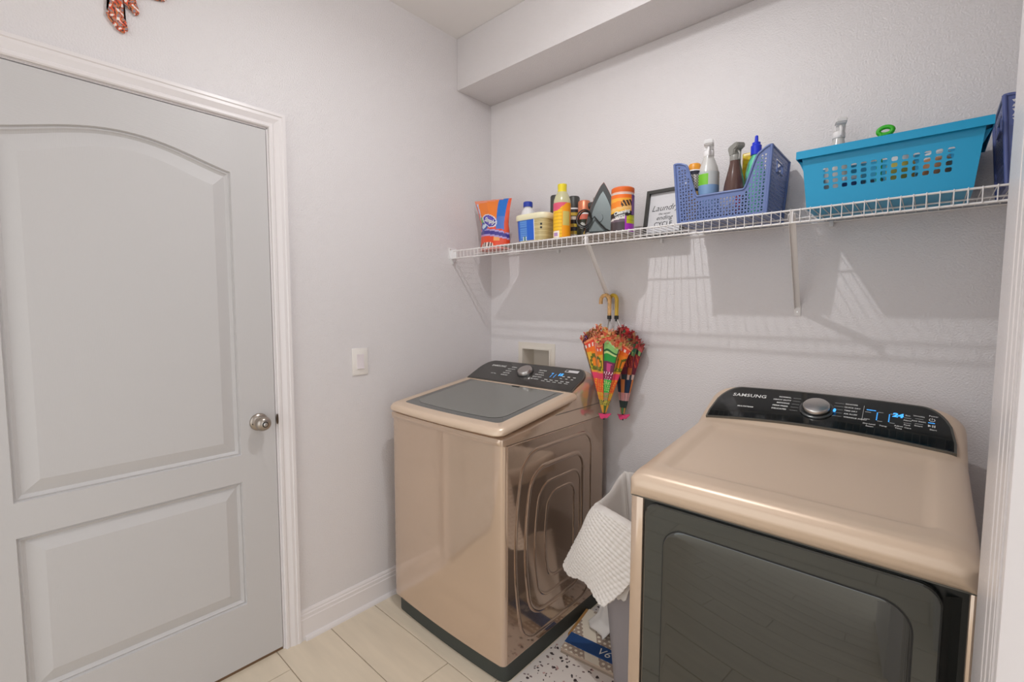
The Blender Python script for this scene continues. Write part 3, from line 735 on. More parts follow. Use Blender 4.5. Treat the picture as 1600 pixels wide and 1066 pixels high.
# ---------------------------------------------- detergent pouch
def pouch():
    x0, x1, yc, z0, z1 = 0.068, 0.305, -0.165, ZT, 1.940
    def w(v):   # left and right edges over height
        l = [(0, .092), (.25, .098), (.5, .100), (.75, .075), (.93, .050), (1, .040)]
        r = [(0, .285), (.2, .290), (.5, .287), (.8, .300), (1, .308)]
        def it(T):
            for a, b in zip(T, T[1:]):
                if v <= b[0]: return a[1]+(b[1]-a[1])*(v-a[0])/(b[0]-a[0])
            return T[-1][1]
        return it(l), it(r)
    V = []; F = []; nu, nv = 44, 56
    for side in (-1, 1):
        for j in range(nv+1):
            v = j/nv; l, r = w(v)
            for i in range(nu+1):
                u = i/nu; th = 0.052*(1-v)**0.55*(math.sin(PI*u))**0.5*(1 if v > 0 else 1)
                th += 0.0022*sin(u*19+v*7)*(sin(PI*u))
                ztop = z0+(z1-z0)*v+0.014*(0.5-u)*v*1.6
                V.append((l+(r-l)*u, yc+side*th*(1)-0.012*sin(v*3)*v, ztop))
    w_ = nu+1; o = (nv+1)*w_
    for s in (0, o):
        for j in range(nv):
            for i in range(nu): a = s+j*w_+i; F.append((a, a+1, a+1+w_, a+w_))
    for j in range(nv):
        for i in (0, nu): a = j*w_+i; F.append((a, a+w_, a+w_+o, a+o))
    for i in range(nu):
        for j in (0, nv): a = j*w_+i; F.append((a, a+1, a+1+o, a+o))
    t = obj('detergent_pouch', (V, F), printm, smooth=60, loc=(0.19, yc, z0))
    tag(t, 'orange plastic detergent pouch with blue and violet print, in the corner end of the shelf', 'detergent')
    def col(p):
        v = (p.z-z0)/(z1-z0); l, r = w(min(max(v, 0), 1)); u = (p.x-l)/(r-l)
        if v > 0.965: return (244, 150, 120)
        e = ((u-0.47)/0.22)**2+((v-0.565+0.25*(u-0.47))/0.11)**2
        if e < 1: return (112, 96, 196) if e < 0.6 else (72, 62, 168)
        if e < 1.35: return (226, 224, 236)
        e2 = ((u-0.24)/0.17)**2+((v-0.47)/0.085)**2
        if e2 < 1: return (66, 92, 170) if e2 > 0.3 else (208, 222, 236)
        if 0.12 < u < 0.30 and 0.55 < v < 0.66: return (120, 176, 96)
        if 0.70 < u < 0.93 and v > 0.36+0.1*(1-u): return (40, 116, 206) if v > 0.62 else (84, 124, 206)
        if u > 0.93 and v > 0.3: return (232, 92, 60)
        b = 0.345-0.16*(u-0.2)**2
        if abs(v-b) < 0.035: return (72, 64, 150)
        if abs(v-b) < 0.07: return (180, 160, 210) if u > .25 else (206, 140, 190)
        if abs(u-(0.14-0.12*(v-0.6))) < 0.028 and v > 0.5: return (196, 204, 232)
        if v > 0.44: return (246, 132, 46) if 0.12 < u < 0.8 else (238, 92, 52)
        if v < 0.15:
            e3 = ((u-0.42)/0.24)**2+((v-0.08)/0.07)**2
            if e3 < 1: return (246, 224, 214) if sin(u*60) > -0.2 else (80, 60, 60)
        if v < 0.27 and 0.66 < u < 0.82 and v > 0.16: return (250, 170, 100)
        return (240, 82, 46)
    paint(t, col)
    yfr = yc-0.05
    def wr(v):
        X = 0.192+v.x*cos(-0.35)-v.y*sin(-0.35); Z = 1.826+v.x*sin(-0.35)+v.y*cos(-0.35)
        vv = (Z-z0)/(z1-z0); l, r = w(vv); u = (X-l)/(r-l)
        return Vector((X, yc-0.052*(1-vv)**0.55*math.sqrt(max(0, sin(PI*min(max(u, 0), 1))))-0.0045-0.012*sin(vv*3)*vv, Z))
    text('pouch_lettering', 'Simply', 0.030, None, inkw, t, shear=0.2, bold=0.001, wrap=wr)
pouch()

# ---------------------------------------------- cans and bottles
def cylwrap(cx, cy, r, z, ang):
    "wrap text v.x around a vertical cylinder, centred at angle ang"
    def f(v):
        a = ang+v.x/r; return Vector((cx+(r+0.0006)*cos(a), cy+(r+0.0006)*sin(a), z+v.y))
    return f
def label_band(name, cx, cy, r, z0, z1, col, parent, a0=0, a1=2*PI, sx=1, sy=1, nu=64, nv=40, m=None, rtop=None):
    rtop = rtop or r
    def f(u, v):
        a = a0+(a1-a0)*u; rr = (r+(rtop-r)*v)+0.0006; return (cx+rr*sx*cos(a), cy+rr*sy*sin(a), z0+(z1-z0)*v)
    o = obj(name, grid(f, nu, nv), m or printm, parent, smooth=60)
    base = rootloc(o)
    me = o.data; at = me.color_attributes.new('print', 'FLOAT_COLOR', 'CORNER')
    for p in me.polygons:
        i = p.index % nu; j = p.index//nu; c = (*lin(col((i+.5)/nu, (j+.5)/nv)), 1)
        for li in p.loop_indices: at.data[li].color = c
    return o
CAMA = lambda x, y: math.atan2(-1.9159-y, 1.8805-x)   # side of a round pack that faces the doorway
# bleach bottle, white with blue cap
def bleach():
    cx, cy = 0.361, -0.105
    t = thing('bleach_bottle', (cx, cy, ZL), 'white plastic bottle with a blue cap behind the blue tub', 'bottle')
    obj('bottle', lathe(cx, cy, [(0.042, ZL), (0.045, ZL+0.006), (0.045, 1.795), (0.044, 1.815), (0.037, 1.845), (0.029, 1.868), (0.020, 1.880), (0.018, 1.890)], 28), whitepl, t, smooth=50)
    obj('cap', lathe(cx, cy, [(0.0235, 1.886), (0.0235, 1.908), (0.021, 1.911)], 20), bluecap, t)
    label_band('label', cx, cy, 0.045, ZL+0.01, 1.778, lambda u, v: (232, 92, 150) if u < .6 else ((240, 200, 220) if v > .5 else (90, 90, 110)), t, PI*0.9, PI*1.8)
bleach()
def tub():
    cx, cy = 0.502, -0.205
    t = thing('detergent_tub', (cx, cy, ZL), 'white tub with a cream lid and blue label, front of the shelf', 'tub')
    def sq(h, r, z): return [(x, y, z) for x, y in rrect(cx, cy, h*0.95, h*0.68, r, 6)]
    rings = [sq(0.080, 0.03, ZL), sq(0.084, 0.032, ZL+0.006), sq(0.093, 0.04, 1.793)]
    n = len(rings[0]); V = [v for r in rings for v in r]
    F = [(i*n+k, i*n+(k+1) % n, (i+1)*n+(k+1) % n, (i+1)*n+k) for i in range(2) for k in range(n)]+[tuple(range(n))]
    obj('tub_body', (V, F), mat('tub_cream', (222, 206, 160), 0.4), t, smooth=50)
    # printed wrap on the front and sides
    nv = 30; P = sq(0.0848, 0.032, ZL+0.008); Q = sq(0.0935, 0.04, 1.786)
    D0 = []; D1 = []
    for i in range(n):
        L = (Vector(P[i])-Vector(P[(i+1) % n])).length; k_ = max(1, int(L/0.004))
        for k in range(k_): D0.append(Vector(P[i]).lerp(Vector(P[(i+1) % n]), k/k_)); D1.append(Vector(Q[i]).lerp(Vector(Q[(i+1) % n]), k/k_))
    m = len(D0); V = []; F = []
    for j in range(nv+1):
        for i in range(m): V.append(D0[i].lerp(D1[i], j/nv))
    for j in range(nv):
        for i in range(m): F.append((j*m+i, j*m+(i+1) % m, (j+1)*m+(i+1) % m, (j+1)*m+i))
    def col(p):
        x = p.x-cx; v = (p.z-ZL)/0.1
        if p.y > cy+0.03: return (222, 206, 160)
        if x > 0.028:
            if x < 0.034: return (236, 236, 236)
            if (abs(x-0.066) < 0.004 and (abs(v-0.75) < .05 or abs(v-0.6) < .05)): return (40, 40, 40)
            return (206, 190, 140) if int(p.z*400) % 3 else (180, 160, 110)
        if x < -0.066: return (60, 84, 190)
        if -0.055 < x < -0.012:
            if v < 0.28 and -0.038 < x < -0.016: return (236, 238, 240) if not (-0.032 < x < -0.022) else (90, 140, 150)
            return (96, 150, 220) if int(p.z*300) % 3 else (70, 120, 205)
        return (34, 100, 208)
    paint(obj('label', (V, F), printm, t, smooth=50), col)
    rings = [sq(0.097, 0.043, 1.785), sq(0.101, 0.045, 1.790), sq(0.101, 0.045, 1.806), sq(0.098, 0.043, 1.811), sq(0.086, 0.036, 1.812), sq(0.083, 0.034, 1.808)]
    V = [v for r in rings for v in r]
    F = [(i*n+k, i*n+(k+1) % n, (i+1)*n+(k+1) % n, (i+1)*n+k) for i in range(5) for k in range(n)]+[tuple(range(n)), tuple(range(6*n-1, 5*n-1, -1))]
    obj('lid', (V, F), creampl, t, smooth=40)
tub()
def yellow_bottle():
    cx, cy = 0.650, -0.215
    t = thing('yellow_cleaner_bottle', (cx, cy, ZL), 'clear bottle of orange cleaner with a yellow cap and orange label', 'bottle')
    obj('bottle', lathe(cx, cy, [(0.035, ZL), (0.038, ZL+0.005), (0.038, 1.842), (0.037, 1.855), (0.029, 1.878), (0.020, 1.893), (0.019, 1.897)], 28), yliq, t, smooth=50)
    obj('cap', lathe(cx, cy, [(0.021, 1.886), (0.0195, 1.905), (0.0205, 1.92), (0.020, 1.926)], 20), yellowm, t)
    a = CAMA(cx, cy)
    def col(u, v):
        if v > 0.78 and u < 0.42+(v-0.78)*0.8: return (226, 90, 120)
        if u < 0.5:
            if v < 0.2 and 0.3 < u < 0.45: return (190, 150, 200) if 0.33 < u < .42 and .05 < v < .15 else (250, 236, 220)
            return (250, 196, 30) if (int(v*40) % 4 or u < .3) else (230, 170, 30)
        if 0.52 < u < 0.66 and 0.35 < v < 0.75: return (214, 196, 110)
        return (250, 164, 30)
    label_band('label', cx, cy, 0.038, ZL+0.006, 1.842, col, t, a-PI, a+PI)
yellow_bottle()
def can(name, cx, cy, r, z1, zc, capm, bodycol, lab, capr=None, caps=None):
    t = thing(name, (cx, cy, ZL), lab, 'can', 'cans behind the front row on the shelf')
    obj('can_body', lathe(cx, cy, [(r, ZL), (r+0.001, ZL+0.003), (r, ZL+0.006), (r, zc-0.006), (r-0.003, zc)], 24), whitepl, t, smooth=40)
    cr = capr or r-0.003
    obj('cap', lathe(cx, cy, caps or [(cr, zc-0.002), (cr, z1-0.006), (cr-0.004, z1)], 24), capm, t, smooth=40)
    a = CAMA(cx, cy)
    label_band('label', cx, cy, r, ZL+0.007, zc-0.007, bodycol, t, a-PI, a+PI)
    return t
can('spray_can', 0.512, -0.075, 0.030, 1.924, 1.835, darkgrey, lambda u, v: (214, 208, 204) if v < .8 or v > .85 else (150, 146, 144), 'white spray can with a tall dark grey cap behind the tub')
def bc(u, v):
    k = v*9 % 1; return [(44, 42, 40), (222, 214, 200), (206, 176, 70), (60, 60, 66), (226, 196, 80)][int(v*9) % 5] if k > .12 else (40, 40, 40)
can('spray_can', 0.622, -0.085, 0.031, 1.900, 1.845, darkgrey, bc, 'banded black and yellow spray can with a dark cap, behind the yellow-capped bottle')
def cc(u, v):
    if v > 0.8: return (226, 120, 100)
    if ((u-.46)/.07)**2+((v-.55)/.12)**2 < 1: return (206, 206, 200)
    if ((u-.55)/.06)**2+((v-.25)/.1)**2 < 1: return (196, 168, 90)
    return (58, 60, 46)
can('copper_capped_can', 0.690, -0.10, 0.031, 1.868, 1.812, coppm, cc, 'dark green can with a copper cap, half hidden behind the iron cord')
def wipes():
    cx, cy = 0.931, -0.185; r = 0.046
    t = thing('cleaning_wipes_canister', (cx, cy, ZL), 'round wipes canister with an orange lid and orange, black and purple label', 'canister')
    obj('canister', lathe(cx, cy, [(r-0.002, ZL), (r, ZL+0.004), (r, 1.838), (r-0.003, 1.842)], 32), mat('canister_grey', (200, 196, 190), 0.4), t, smooth=40)
    obj('lid_ring', lathe(cx, cy, [(r-0.002, 1.838), (r-0.001, 1.846), (r-0.002, 1.8465)], 32), mat('pale_pink_plastic', (240, 196, 178), 0.4), t)
    obj('lid', lathe(cx, cy, [(r-0.001, 1.846), (r, 1.848), (r, 1.864), (r-0.006, 1.868), (r-0.016, 1.868)], 32), orangem, t, smooth=40)
    a = CAMA(cx, cy)
    def col(u, v):
        U = (u-0.28)/0.44       # facing half from left to right
        if U > 1.02 or U < -0.3: return (150, 140, 132)
        if U > 0.80 and v > 0.45: return (120, 70, 140)
        d = v-0.10*U
        if d > 0.78: return (250, 120, 40) if v > .9 else (250, 176, 60)
        if d > 0.62 and U < 0.45: return (248, 140, 40)
        if d > 0.62: return (66, 50, 48) if (U*9+v*6) % 1 > .35 else (240, 170, 80)
        if d > 0.54: return (246, 196, 120)
        if d > 0.49: return (250, 190, 60)
        if d > 0.36: return (46, 36, 36)
        if U > 0.62 and v > 0.22: return (206, 204, 40) if (v*20) % 2 > .5 else (180, 180, 40)
        if U > 0.58: return (176, 60, 190)
        if 0.29 < d < 0.34: return (230, 220, 216)
        return (74, 62, 66) if v < .26 else (110, 92, 104)
    label_band('label', cx, cy, r, ZL+0.005, 1.836, col, t, a-PI, a+PI, nu=90, nv=50)
    w0 = cylwrap(cx, cy, r+0.0004, 1.766, a)
    text('canister_lettering', 'Cleaning', 0.019, None, inkw, t, bold=0.0008, wrap=lambda v: w0(Vector((v.x-0.003, v.y+v.x*0.22, 0))))
    w1 = cylwrap(cx, cy, r+0.0004, 1.748, a)
    text('canister_lettering', 'WIPES', 0.015, None, inkw, t, bold=0.0004, wrap=lambda v: w1(Vector((v.x-0.010, v.y+v.x*0.2, 0))))
wipes()
# ---------------------------------------------- clothes iron standing on its heel
def iron():
    cx, cy = 0.812, -0.150
    t = thing('clothes_iron', (cx, cy, ZL), 'dark grey clothes iron standing on its heel with cord wrapped round', 'iron')
    # local frame: outline in (a,z); a = along the sole plane direction, n = sole normal (towards the room)
    ang = math.radians(22); A = Vector((cos(ang), sin(ang), 0)); Nn = Vector((sin(ang), -cos(ang), 0)); lean = -0.10
    def P(a, z, d): return Vector((cx, cy, 0))+A*a+Nn*d+Vector((0, 0, ZL+z))+Nn*(-z*0.14)
    def outline(k, n=16):
        pts = []
        Hh = 0.246
        for i in range(n+1):
            s = i/n; w = 0.073*(1-(s)**2.0); pts.append((w+0.002, 0.006+s*(Hh-0.006)))
        L = [(-a*0.98, z) for a, z in pts[::-1]]
        full = pts+L[1:]
        c = (0.0, Hh*0.38)
        return [(c[0]+(a-c[0])*k, c[1]+(z-c[1])*k) for a, z in full]
    def slabo(k0, k1, d0, d1):
        o0, o1 = outline(k0), outline(k1); n = len(o0)
        V = [P(a, z, d0) for a, z in o0]+[P(a, z, d1) for a, z in o1]
        return (V, [tuple(range(n)), tuple(range(2*n-1, n-1, -1))]+[(i, i+n, (i+1) % n+n, (i+1) % n) for i in range(n)])
    obj('iron_body', join(slabo(0.80, 0.99, -0.035, -0.004), slabo(0.45, 0.80, -0.062, -0.035)), darkgrey, t, smooth=30)
    obj('trim_band', slabo(1.0, 1.0, -0.004, 0.001), mat('rust_trim', (150, 62, 34), 0.35), t, smooth=20)
    obj('sole_rim', slabo(0.985, 0.965, 0.001, 0.006), mat('sole_rim_dark', (38, 39, 38), 0.5), t, smooth=20)
    obj('soleplate', slabo(0.74, 0.72, 0.006, 0.008), ironsole, t, smooth=20)
    obj('pilot_disc', ([P(-0.012+0.017*cos(q), 0.088+0.019*sin(q), 0.012) for q in [2*PI*k/20 for k in range(20)]]+[P(-0.012+0.019*cos(q), 0.088+0.021*sin(q), 0.006) for q in [2*PI*k/20 for k in range(20)]], [tuple(range(20))]+[(k, (k+1) % 20, 20+(k+1) % 20, 20+k) for k in range(20)]), mat('disc_grey', (112, 122, 124), 0.35), t, smooth=30)
    # handle behind and to the left
    obj('handle', tube([P(-0.035, 0.03, -0.045), P(-0.050, 0.045, -0.09), P(-0.052, 0.09, -0.105), P(-0.050, 0.14, -0.098), P(-0.040, 0.180, -0.070), P(-0.02, 0.195, -0.035)], 0.013, 10), blackm, t, smooth=60)
    obj('steam_dial', xf(lathe(0, 0, [(0.015, 0), (0.016, 0.004), (0.015, 0.018), (0.010, 0.021)], 16), Matrix.Translation(P(-0.044, 0.150, -0.018)) @ Matrix.Rotation(-PI/2, 4, 'Y')), darkgrey, t, smooth=40)
    obj('spray_button', xf(lathe(0, 0, [(0.008, 0), (0.009, 0.004), (0.006, 0.010)], 12), Matrix.Translation(P(-0.034, 0.176, -0.015)) @ Matrix.Rotation(-PI/3, 4, 'Y')), greyt, t, smooth=40)
    obj('heel_rest', join(tube([P(-0.058, 0.010, -0.05), P(-0.058, 0.012, 0.004), P(0.055, 0.012, 0.004), P(0.055, 0.010, -0.05)], 0.009, 8)), darkgrey, t, smooth=60)
    cord = []
    for k in range(40):
        q = 2*PI*k/20; rr = 0.030-0.004*sin(q*0.5); cord.append(P(-0.072+rr*cos(q), 0.085+rr*1.2*sin(q), 0.02+0.006*k/40))
    cord += [P(-0.03, 0.092, 0.022), P(-0.005, 0.062, 0.02), P(0.02, 0.036, 0.018), P(0.046, 0.022, 0.016), P(0.060, 0.012, 0.0), P(0.07, 0.045, -0.01), P(0.085, 0.058, -0.012)]
    obj('power_cord', tube(cord, 0.0032, 6), blackm, t, smooth=60)
    obj('cord_plug', lathe(*(lambda p: (p.x, p.y))(P(-0.052, 0, 0.028)), [(0.009, ZL), (0.011, ZL+0.003), (0.011, ZL+0.018), (0.007, ZL+0.022)], 12), greyt, t, smooth=40)
iron()
# ---------------------------------------------- framed sign
def sign():
    x0, x1, z0, z1 = 0.966, 1.136, ZT, ZT+0.196; y0 = -0.062
    t = thing('framed_sign', ((x0+x1)/2, y0, z0), 'small black framed laundry sign leaning on the wall beside the blue basket', 'sign')
    lean = 0.20
    def Q(x, z, d): return Vector((x, y0+(z-z0)*lean-d, z))
    def bx(a0, a1, b0, b1, d0, d1):
        V = [Q(x, z, d) for x in (a0, a1) for z in (b0, b1) for d in (d0, d1)]
        return (V, [(0, 1, 3, 2), (4, 6, 7, 5), (0, 4, 5, 1), (2, 3, 7, 6), (0, 2, 6, 4), (1, 5, 7, 3)])
    f = 0.013
    obj('frame', join(bx(x0, x0+f, z0, z1, 0, 0.018), bx(x1-f, x1, z0, z1, 0, 0.018), bx(x0+f, x1-f, z0, z0+f, 0, 0.018), bx(x0+f, x1-f, z1-f, z1, 0, 0.018)), frameb, t, smooth=0)
    pp = obj('print', bx(x0+f, x1-f, z0+f, z1-f, 0.0, 0.004), paper, t, smooth=0)
    Mx = lambda x, z: frame(Q(x, z, 0.0046), (1, 0, 0), Vector((0, lean, 1)))
    mx = (x0+x1)/2-0.003
    text('sign_lettering', 'Laundry', 0.036, Mx(mx, 1.798), inkk, pp, shear=0.35, bold=-0.0002)
    text('sign_lettering', 'the never', 0.013, Mx(mx, 1.774), inkk, pp, shear=0.2)
    text('sign_lettering', 'ending', 0.026, Mx(mx, 1.757), inkk, pp, shear=0.35)
    text('sign_lettering', 'CYCLE', 0.026, Mx(mx-0.002, 1.730), inkk, pp, bold=0.0002)
sign()

# ---------------------------------------------- perforated baskets
def tri_hole(cx, cy, r, upw):
    return [(cx+r*cos(a), cy+r*sin(a)) for a in [math.radians((90 if upw else -90)+120*k) for k in range(3)]]
def perf(S, W_, nu, nv, holes, topf=None, vmax=1.0):
    """sheet S(u,v)->co with nu x nv cells; holes(i,j)-> list of pts in the unit cell or None; topf(u)-> v of the upper outline"""
    V = []; F = []; key = {}
    def vid(u, v):
        k = (round(u, 5), round(v, 5))
        if k not in key: key[k] = len(V); V.append(tuple(S(u, v)))
        return key[k]
    for i in range(nu):
        u0, u1 = i/nu, (i+1)/nu
        t0 = topf(u0) if topf else 1; t1 = topf(u1) if topf else 1
        for j in range(nv):
            v0, v1 = j/nv, (j+1)/nv
            if v0 >= max(t0, t1)-1e-6: continue
            a, b = min(v1, t0), min(v1, t1); a0_, b0_ = min(v0, t0), min(v0, t1)
            H_ = holes(i, j) if (a == v1 and b == v1) else None
            c = [vid(u0, a0_), vid(u1, b0_), vid(u1, b), vid(u0, a)]
            c2 = []
            for q in c:
                if q not in c2: c2.append(q)
            if not H_:
                if len(c2) >= 3: F.append(tuple(c2))
                continue
            h = [vid(u0+(u1-u0)*x, v0+(v1-v0)*y) for x, y in H_]
            # connect 4 corners (ccw from bottom-left) to the hole loop (ccw)
            n = len(H_)
            cor = [(0, 0), (1, 0), (1, 1), (0, 1)]
            # nearest hole vertex for each corner
            near = [min(range(n), key=lambda k: (H_[k][0]-x)**2+(H_[k][1]-y)**2) for x, y in cor]
            for k in range(4):
                p, q = near[k], near[(k+1) % 4]
                path = [p]
                while path[-1] != q and len(path) <= n: path.append((path[-1]+1) % n)
                f = [c[k], c[(k+1) % 4]]+[h[w] for w in path[::-1]]
                F.append(tuple(f))
    return (V, F)
def octo(cx, cy, rx, ry, n=8, sq=0.0):
    P = []
    for k in range(n):
        a = 2*PI*(k+0.5)/n; P.append((cx+rx*cos(a), cy+ry*sin(a)))
    # start near bottom-left, ccw
    s = min(range(n), key=lambda k: P[k][0]+P[k][1]); return P[s:]+P[:s]
def tricell(up):
    if up: return [(0.12, 0.18), (0.88, 0.18), (0.5, 0.88)]
    return [(0.5, 0.12), (0.88, 0.82), (0.12, 0.82)]
def storage_basket(name, x0, x1, yf, yb, z0, h, m, label, cat, group=None):
    t = thing(name, ((x0+x1)/2, (yf+yb)/2, z0), label, cat, group)
    tap = 0.016; bow = 0.006
    def pt(u, v, side):
        ins = tap*(1-v)
        X0, X1, Y0, Y1 = x0+ins, x1-ins*0.8, yf+ins*0.6, yb-ins*0.6; z = z0+h*v
        r = 0.0
        if side == 'f': return (X0+(X1-X0)*u, Y0-bow*sin(PI*u)*0.6, z)
        if side == 'b': return (X1+(X0-X1)*u, Y1, z)
        if side == 'r': return (X1, Y0+(Y1-Y0)*u, z)
        if side == 'l': return (X0, Y1+(Y0-Y1)*u, z)
    def smooth(t): t = min(max(t, 0), 1); return t*t*(3-2*t)
    def ftop(u):  # U-shaped cut in the front (and back) edge
        lo = 0.42
        if u < 0.13: return 1.0-0.05*(abs(u-0.02)/0.11)**2
        if u < 0.25: return 0.95+(lo-0.95)*smooth((u-0.13)/0.12)**0.9
        if u < 0.755: return lo
        if u < 0.90: return lo+(0.93-lo)*smooth((u-0.755)/0.145)**0.8
        return 0.93+0.07*smooth((u-0.90)/0.08)**0.6
    def hol(nu, nv, topf, edge=1):
        def g(i, j):
            if j < 1 or i < 1 or i >= nu-1: return None
            u = (i+.5)/nu; tt = min(topf(i/nu), topf((i+1)/nu))
            if (j+1.6)/nv > tt: return None
            return tricell((i+j) % 2 == 0)
        return g
    nu, nv = 30, 20
    ft = lambda u: ftop(u)
    one = lambda u: 1.0
    fr = obj('front_panel', perf(lambda u, v: pt(u, v, 'f'), 0, nu, nv, hol(nu, nv, ft), ft), m, t, smooth=0)
    bk = obj('back_panel', perf(lambda u, v: pt(u, v, 'b'), 0, nu, nv, hol(nu, nv, lambda u: ftop(1-u)), lambda u: ftop(1-u)), m, t, smooth=0)
    def sideh(nu, nv):
        def g(i, j):
            u, v = (i+.5)/nu, (j+.5)/nv
            if j < 1 or i < 1 or i >= nu-1 or v > .93: return None
            if 0.30 < u < 0.70 and 0.66 < v < 0.90: return None
            return tricell((i+j) % 2 == 0)
        return g
    def cutf(V, F, side):
        return V, F
    for s in ('r', 'l'):
        VF = perf(lambda u, v: pt(u, v, s), 0, 22, 18, sideh(22, 18))
        # handle hole: drop the faces inside the grip window
        keep = []
        P0 = pt(0, 0, s)
        for f in VF[1]:
            c = Vector((0, 0, 0))
            for i in f: c += Vector(VF[0][i])
            c /= len(f); v = (c.z-z0)/h; u = (c.y-yf)/(yb-yf)
            if 0.31 < u < 0.69 and 0.69 < v < 0.87: continue
            keep.append(f)
        sp = obj('side_panel', (VF[0], keep), m, t, smooth=0)
        solid(sp, 0.0022)
        ins = tap*(1-0.78)
        xx = pt(0.5, 0.78, s)[0]
        uu = [(0.35, 0.705), (0.65, 0.705), (0.65, 0.855), (0.35, 0.855)]
        obj('grip_rim', tube([(xx, yf+(yb-yf)*a, z0+h*b) for a, b in uu], 0.003, 6, True), m, sp)
    solid(fr, 0.0022); solid(bk, 0.0022)
    obj('base', box(x0+tap, x1-tap*0.8, yf+tap*0.6, yb-tap*0.6, z0, z0+0.003), m, t)
    # corner posts hide the panel joints, rim follows the outline
    ring = []
    K = 60
    for k in range(K): u = k/K; ring.append(pt(u, ftop(u), 'f'))
    for k in range(14): ring.append(pt(k/14, 1, 'r'))
    for k in range(K): u = k/K; ring.append(pt(u, ftop(1-u), 'b'))
    for k in range(14): ring.append(pt(k/14, 1, 'l'))
    obj('rim', tube(ring, 0.0038, 8, True), m, t, smooth=60)
    for u, s in ((0, 'f'), (1, 'f'), (0, 'b'), (1, 'b')):
        obj('corner_post', tube([Vector(pt(u, v/6, s)) for v in range(7)], 0.005, 8), m, t, smooth=60)
    return t
storage_basket('storage_basket', 1.180, 1.4915, -0.270, -0.035, ZT, 0.212, navyb, 'periwinkle blue perforated basket with a dipped front, full of spray bottles', 'basket', 'blue perforated baskets')
storage_basket('storage_basket', 1.990, 2.300, -0.270, -0.035, ZT, 0.214, navyb2, 'dark violet-blue perforated basket cut off by the right edge of the picture', 'basket', 'blue perforated baskets')

def teal_basket():
    x0, x1, yf, yb, z0, z1 = 1.576, 1.962, -0.278, -0.028, ZT, 1.828
    t = thing('teal_basket', ((x0+x1)/2, (yf+yb)/2, z0), 'teal plastic basket with square holes and a wide rim', 'basket')
    tap = 0.014
    def pt(u, v, s):
        i = tap*(1-v); X0, X1, Y0, Y1 = x0+i, x1-i, yf+i, yb-i; z = z0+(z1-z0)*v
        return {'f': (X0+(X1-X0)*u, Y0, z), 'b': (X1+(X0-X1)*u, Y1, z), 'r': (X1, Y0+(Y1-Y0)*u, z), 'l': (X0, Y1+(Y0-Y1)*u, z)}[s]
    def hf(i, j):
        if 2 <= i <= 14 and 3 <= j <= 6: return [(0.5+x*0.30, 0.5+y*0.34) for x, y in ((-1, -.55), (-.62, -1), (.62, -1), (1, -.55), (1, .55), (.62, 1), (-.62, 1), (-1, .55))]
        return None
    def hs(i, j):
        if 2 <= i <= 7 and 3 <= j <= 6: return [(0.5+x*0.30, 0.5+y*0.34) for x, y in ((-1, -.55), (-.62, -1), (.62, -1), (1, -.55), (1, .55), (.62, 1), (-.62, 1), (-1, .55))]
        return None
    for s in 'fb': solid(obj('long_panel', perf(lambda u, v: pt(u, v, s), 0, 17, 9, hf), tealm, t, smooth=0), 0.002)
    for s in 'rl': solid(obj('end_panel', perf(lambda u, v: pt(u, v, s), 0, 10, 9, hs), tealm, t, smooth=0), 0.002)
    obj('base', box(x0+tap, x1-tap, yf+tap, yb-tap, z0, z0+0.003), tealm, t)
    # rim: flat lip out and a skirt down
    o = 0.014
    def R(a, z): return [(x0-a, yf-a, z), (x1+a, yf-a, z), (x1+a, yb+a*0.6, z), (x0-a, yb+a*0.6, z)]
    rings = [R(-0.001, z1-0.004), R(-0.001, z1+0.018), R(0.004, z1+0.022), R(o-0.002, z1+0.022), R(o, z1+0.020), R(o, z1-0.001), R(o-0.002, z1-0.001), R(o-0.002, z1+0.0195), R(0.001, z1+0.0195), R(0.0, z1-0.004)]
    V = [v for r in rings for v in r]; m = len(rings); F = [(i*4+k, i*4+(k+1) % 4, ((i+1) % m)*4+(k+1) % 4, ((i+1) % m)*4+k) for i in range(m) for k in range(4)]
    obj('rim', (V, F), tealm, t, smooth=20)
    for s in (-1, 1):
        obj('rim_gusset', prism([((x0 if s < 0 else x1)+s*(-0.001), z1-0.004), ((x0 if s < 0 else x1)+s*(0.0125), z1+0.0), ((x0 if s < 0 else x1)+s*(-0.009), z1-0.05)], 1, yf+0.02, yf+0.026), tealm, t, smooth=0)
teal_basket()

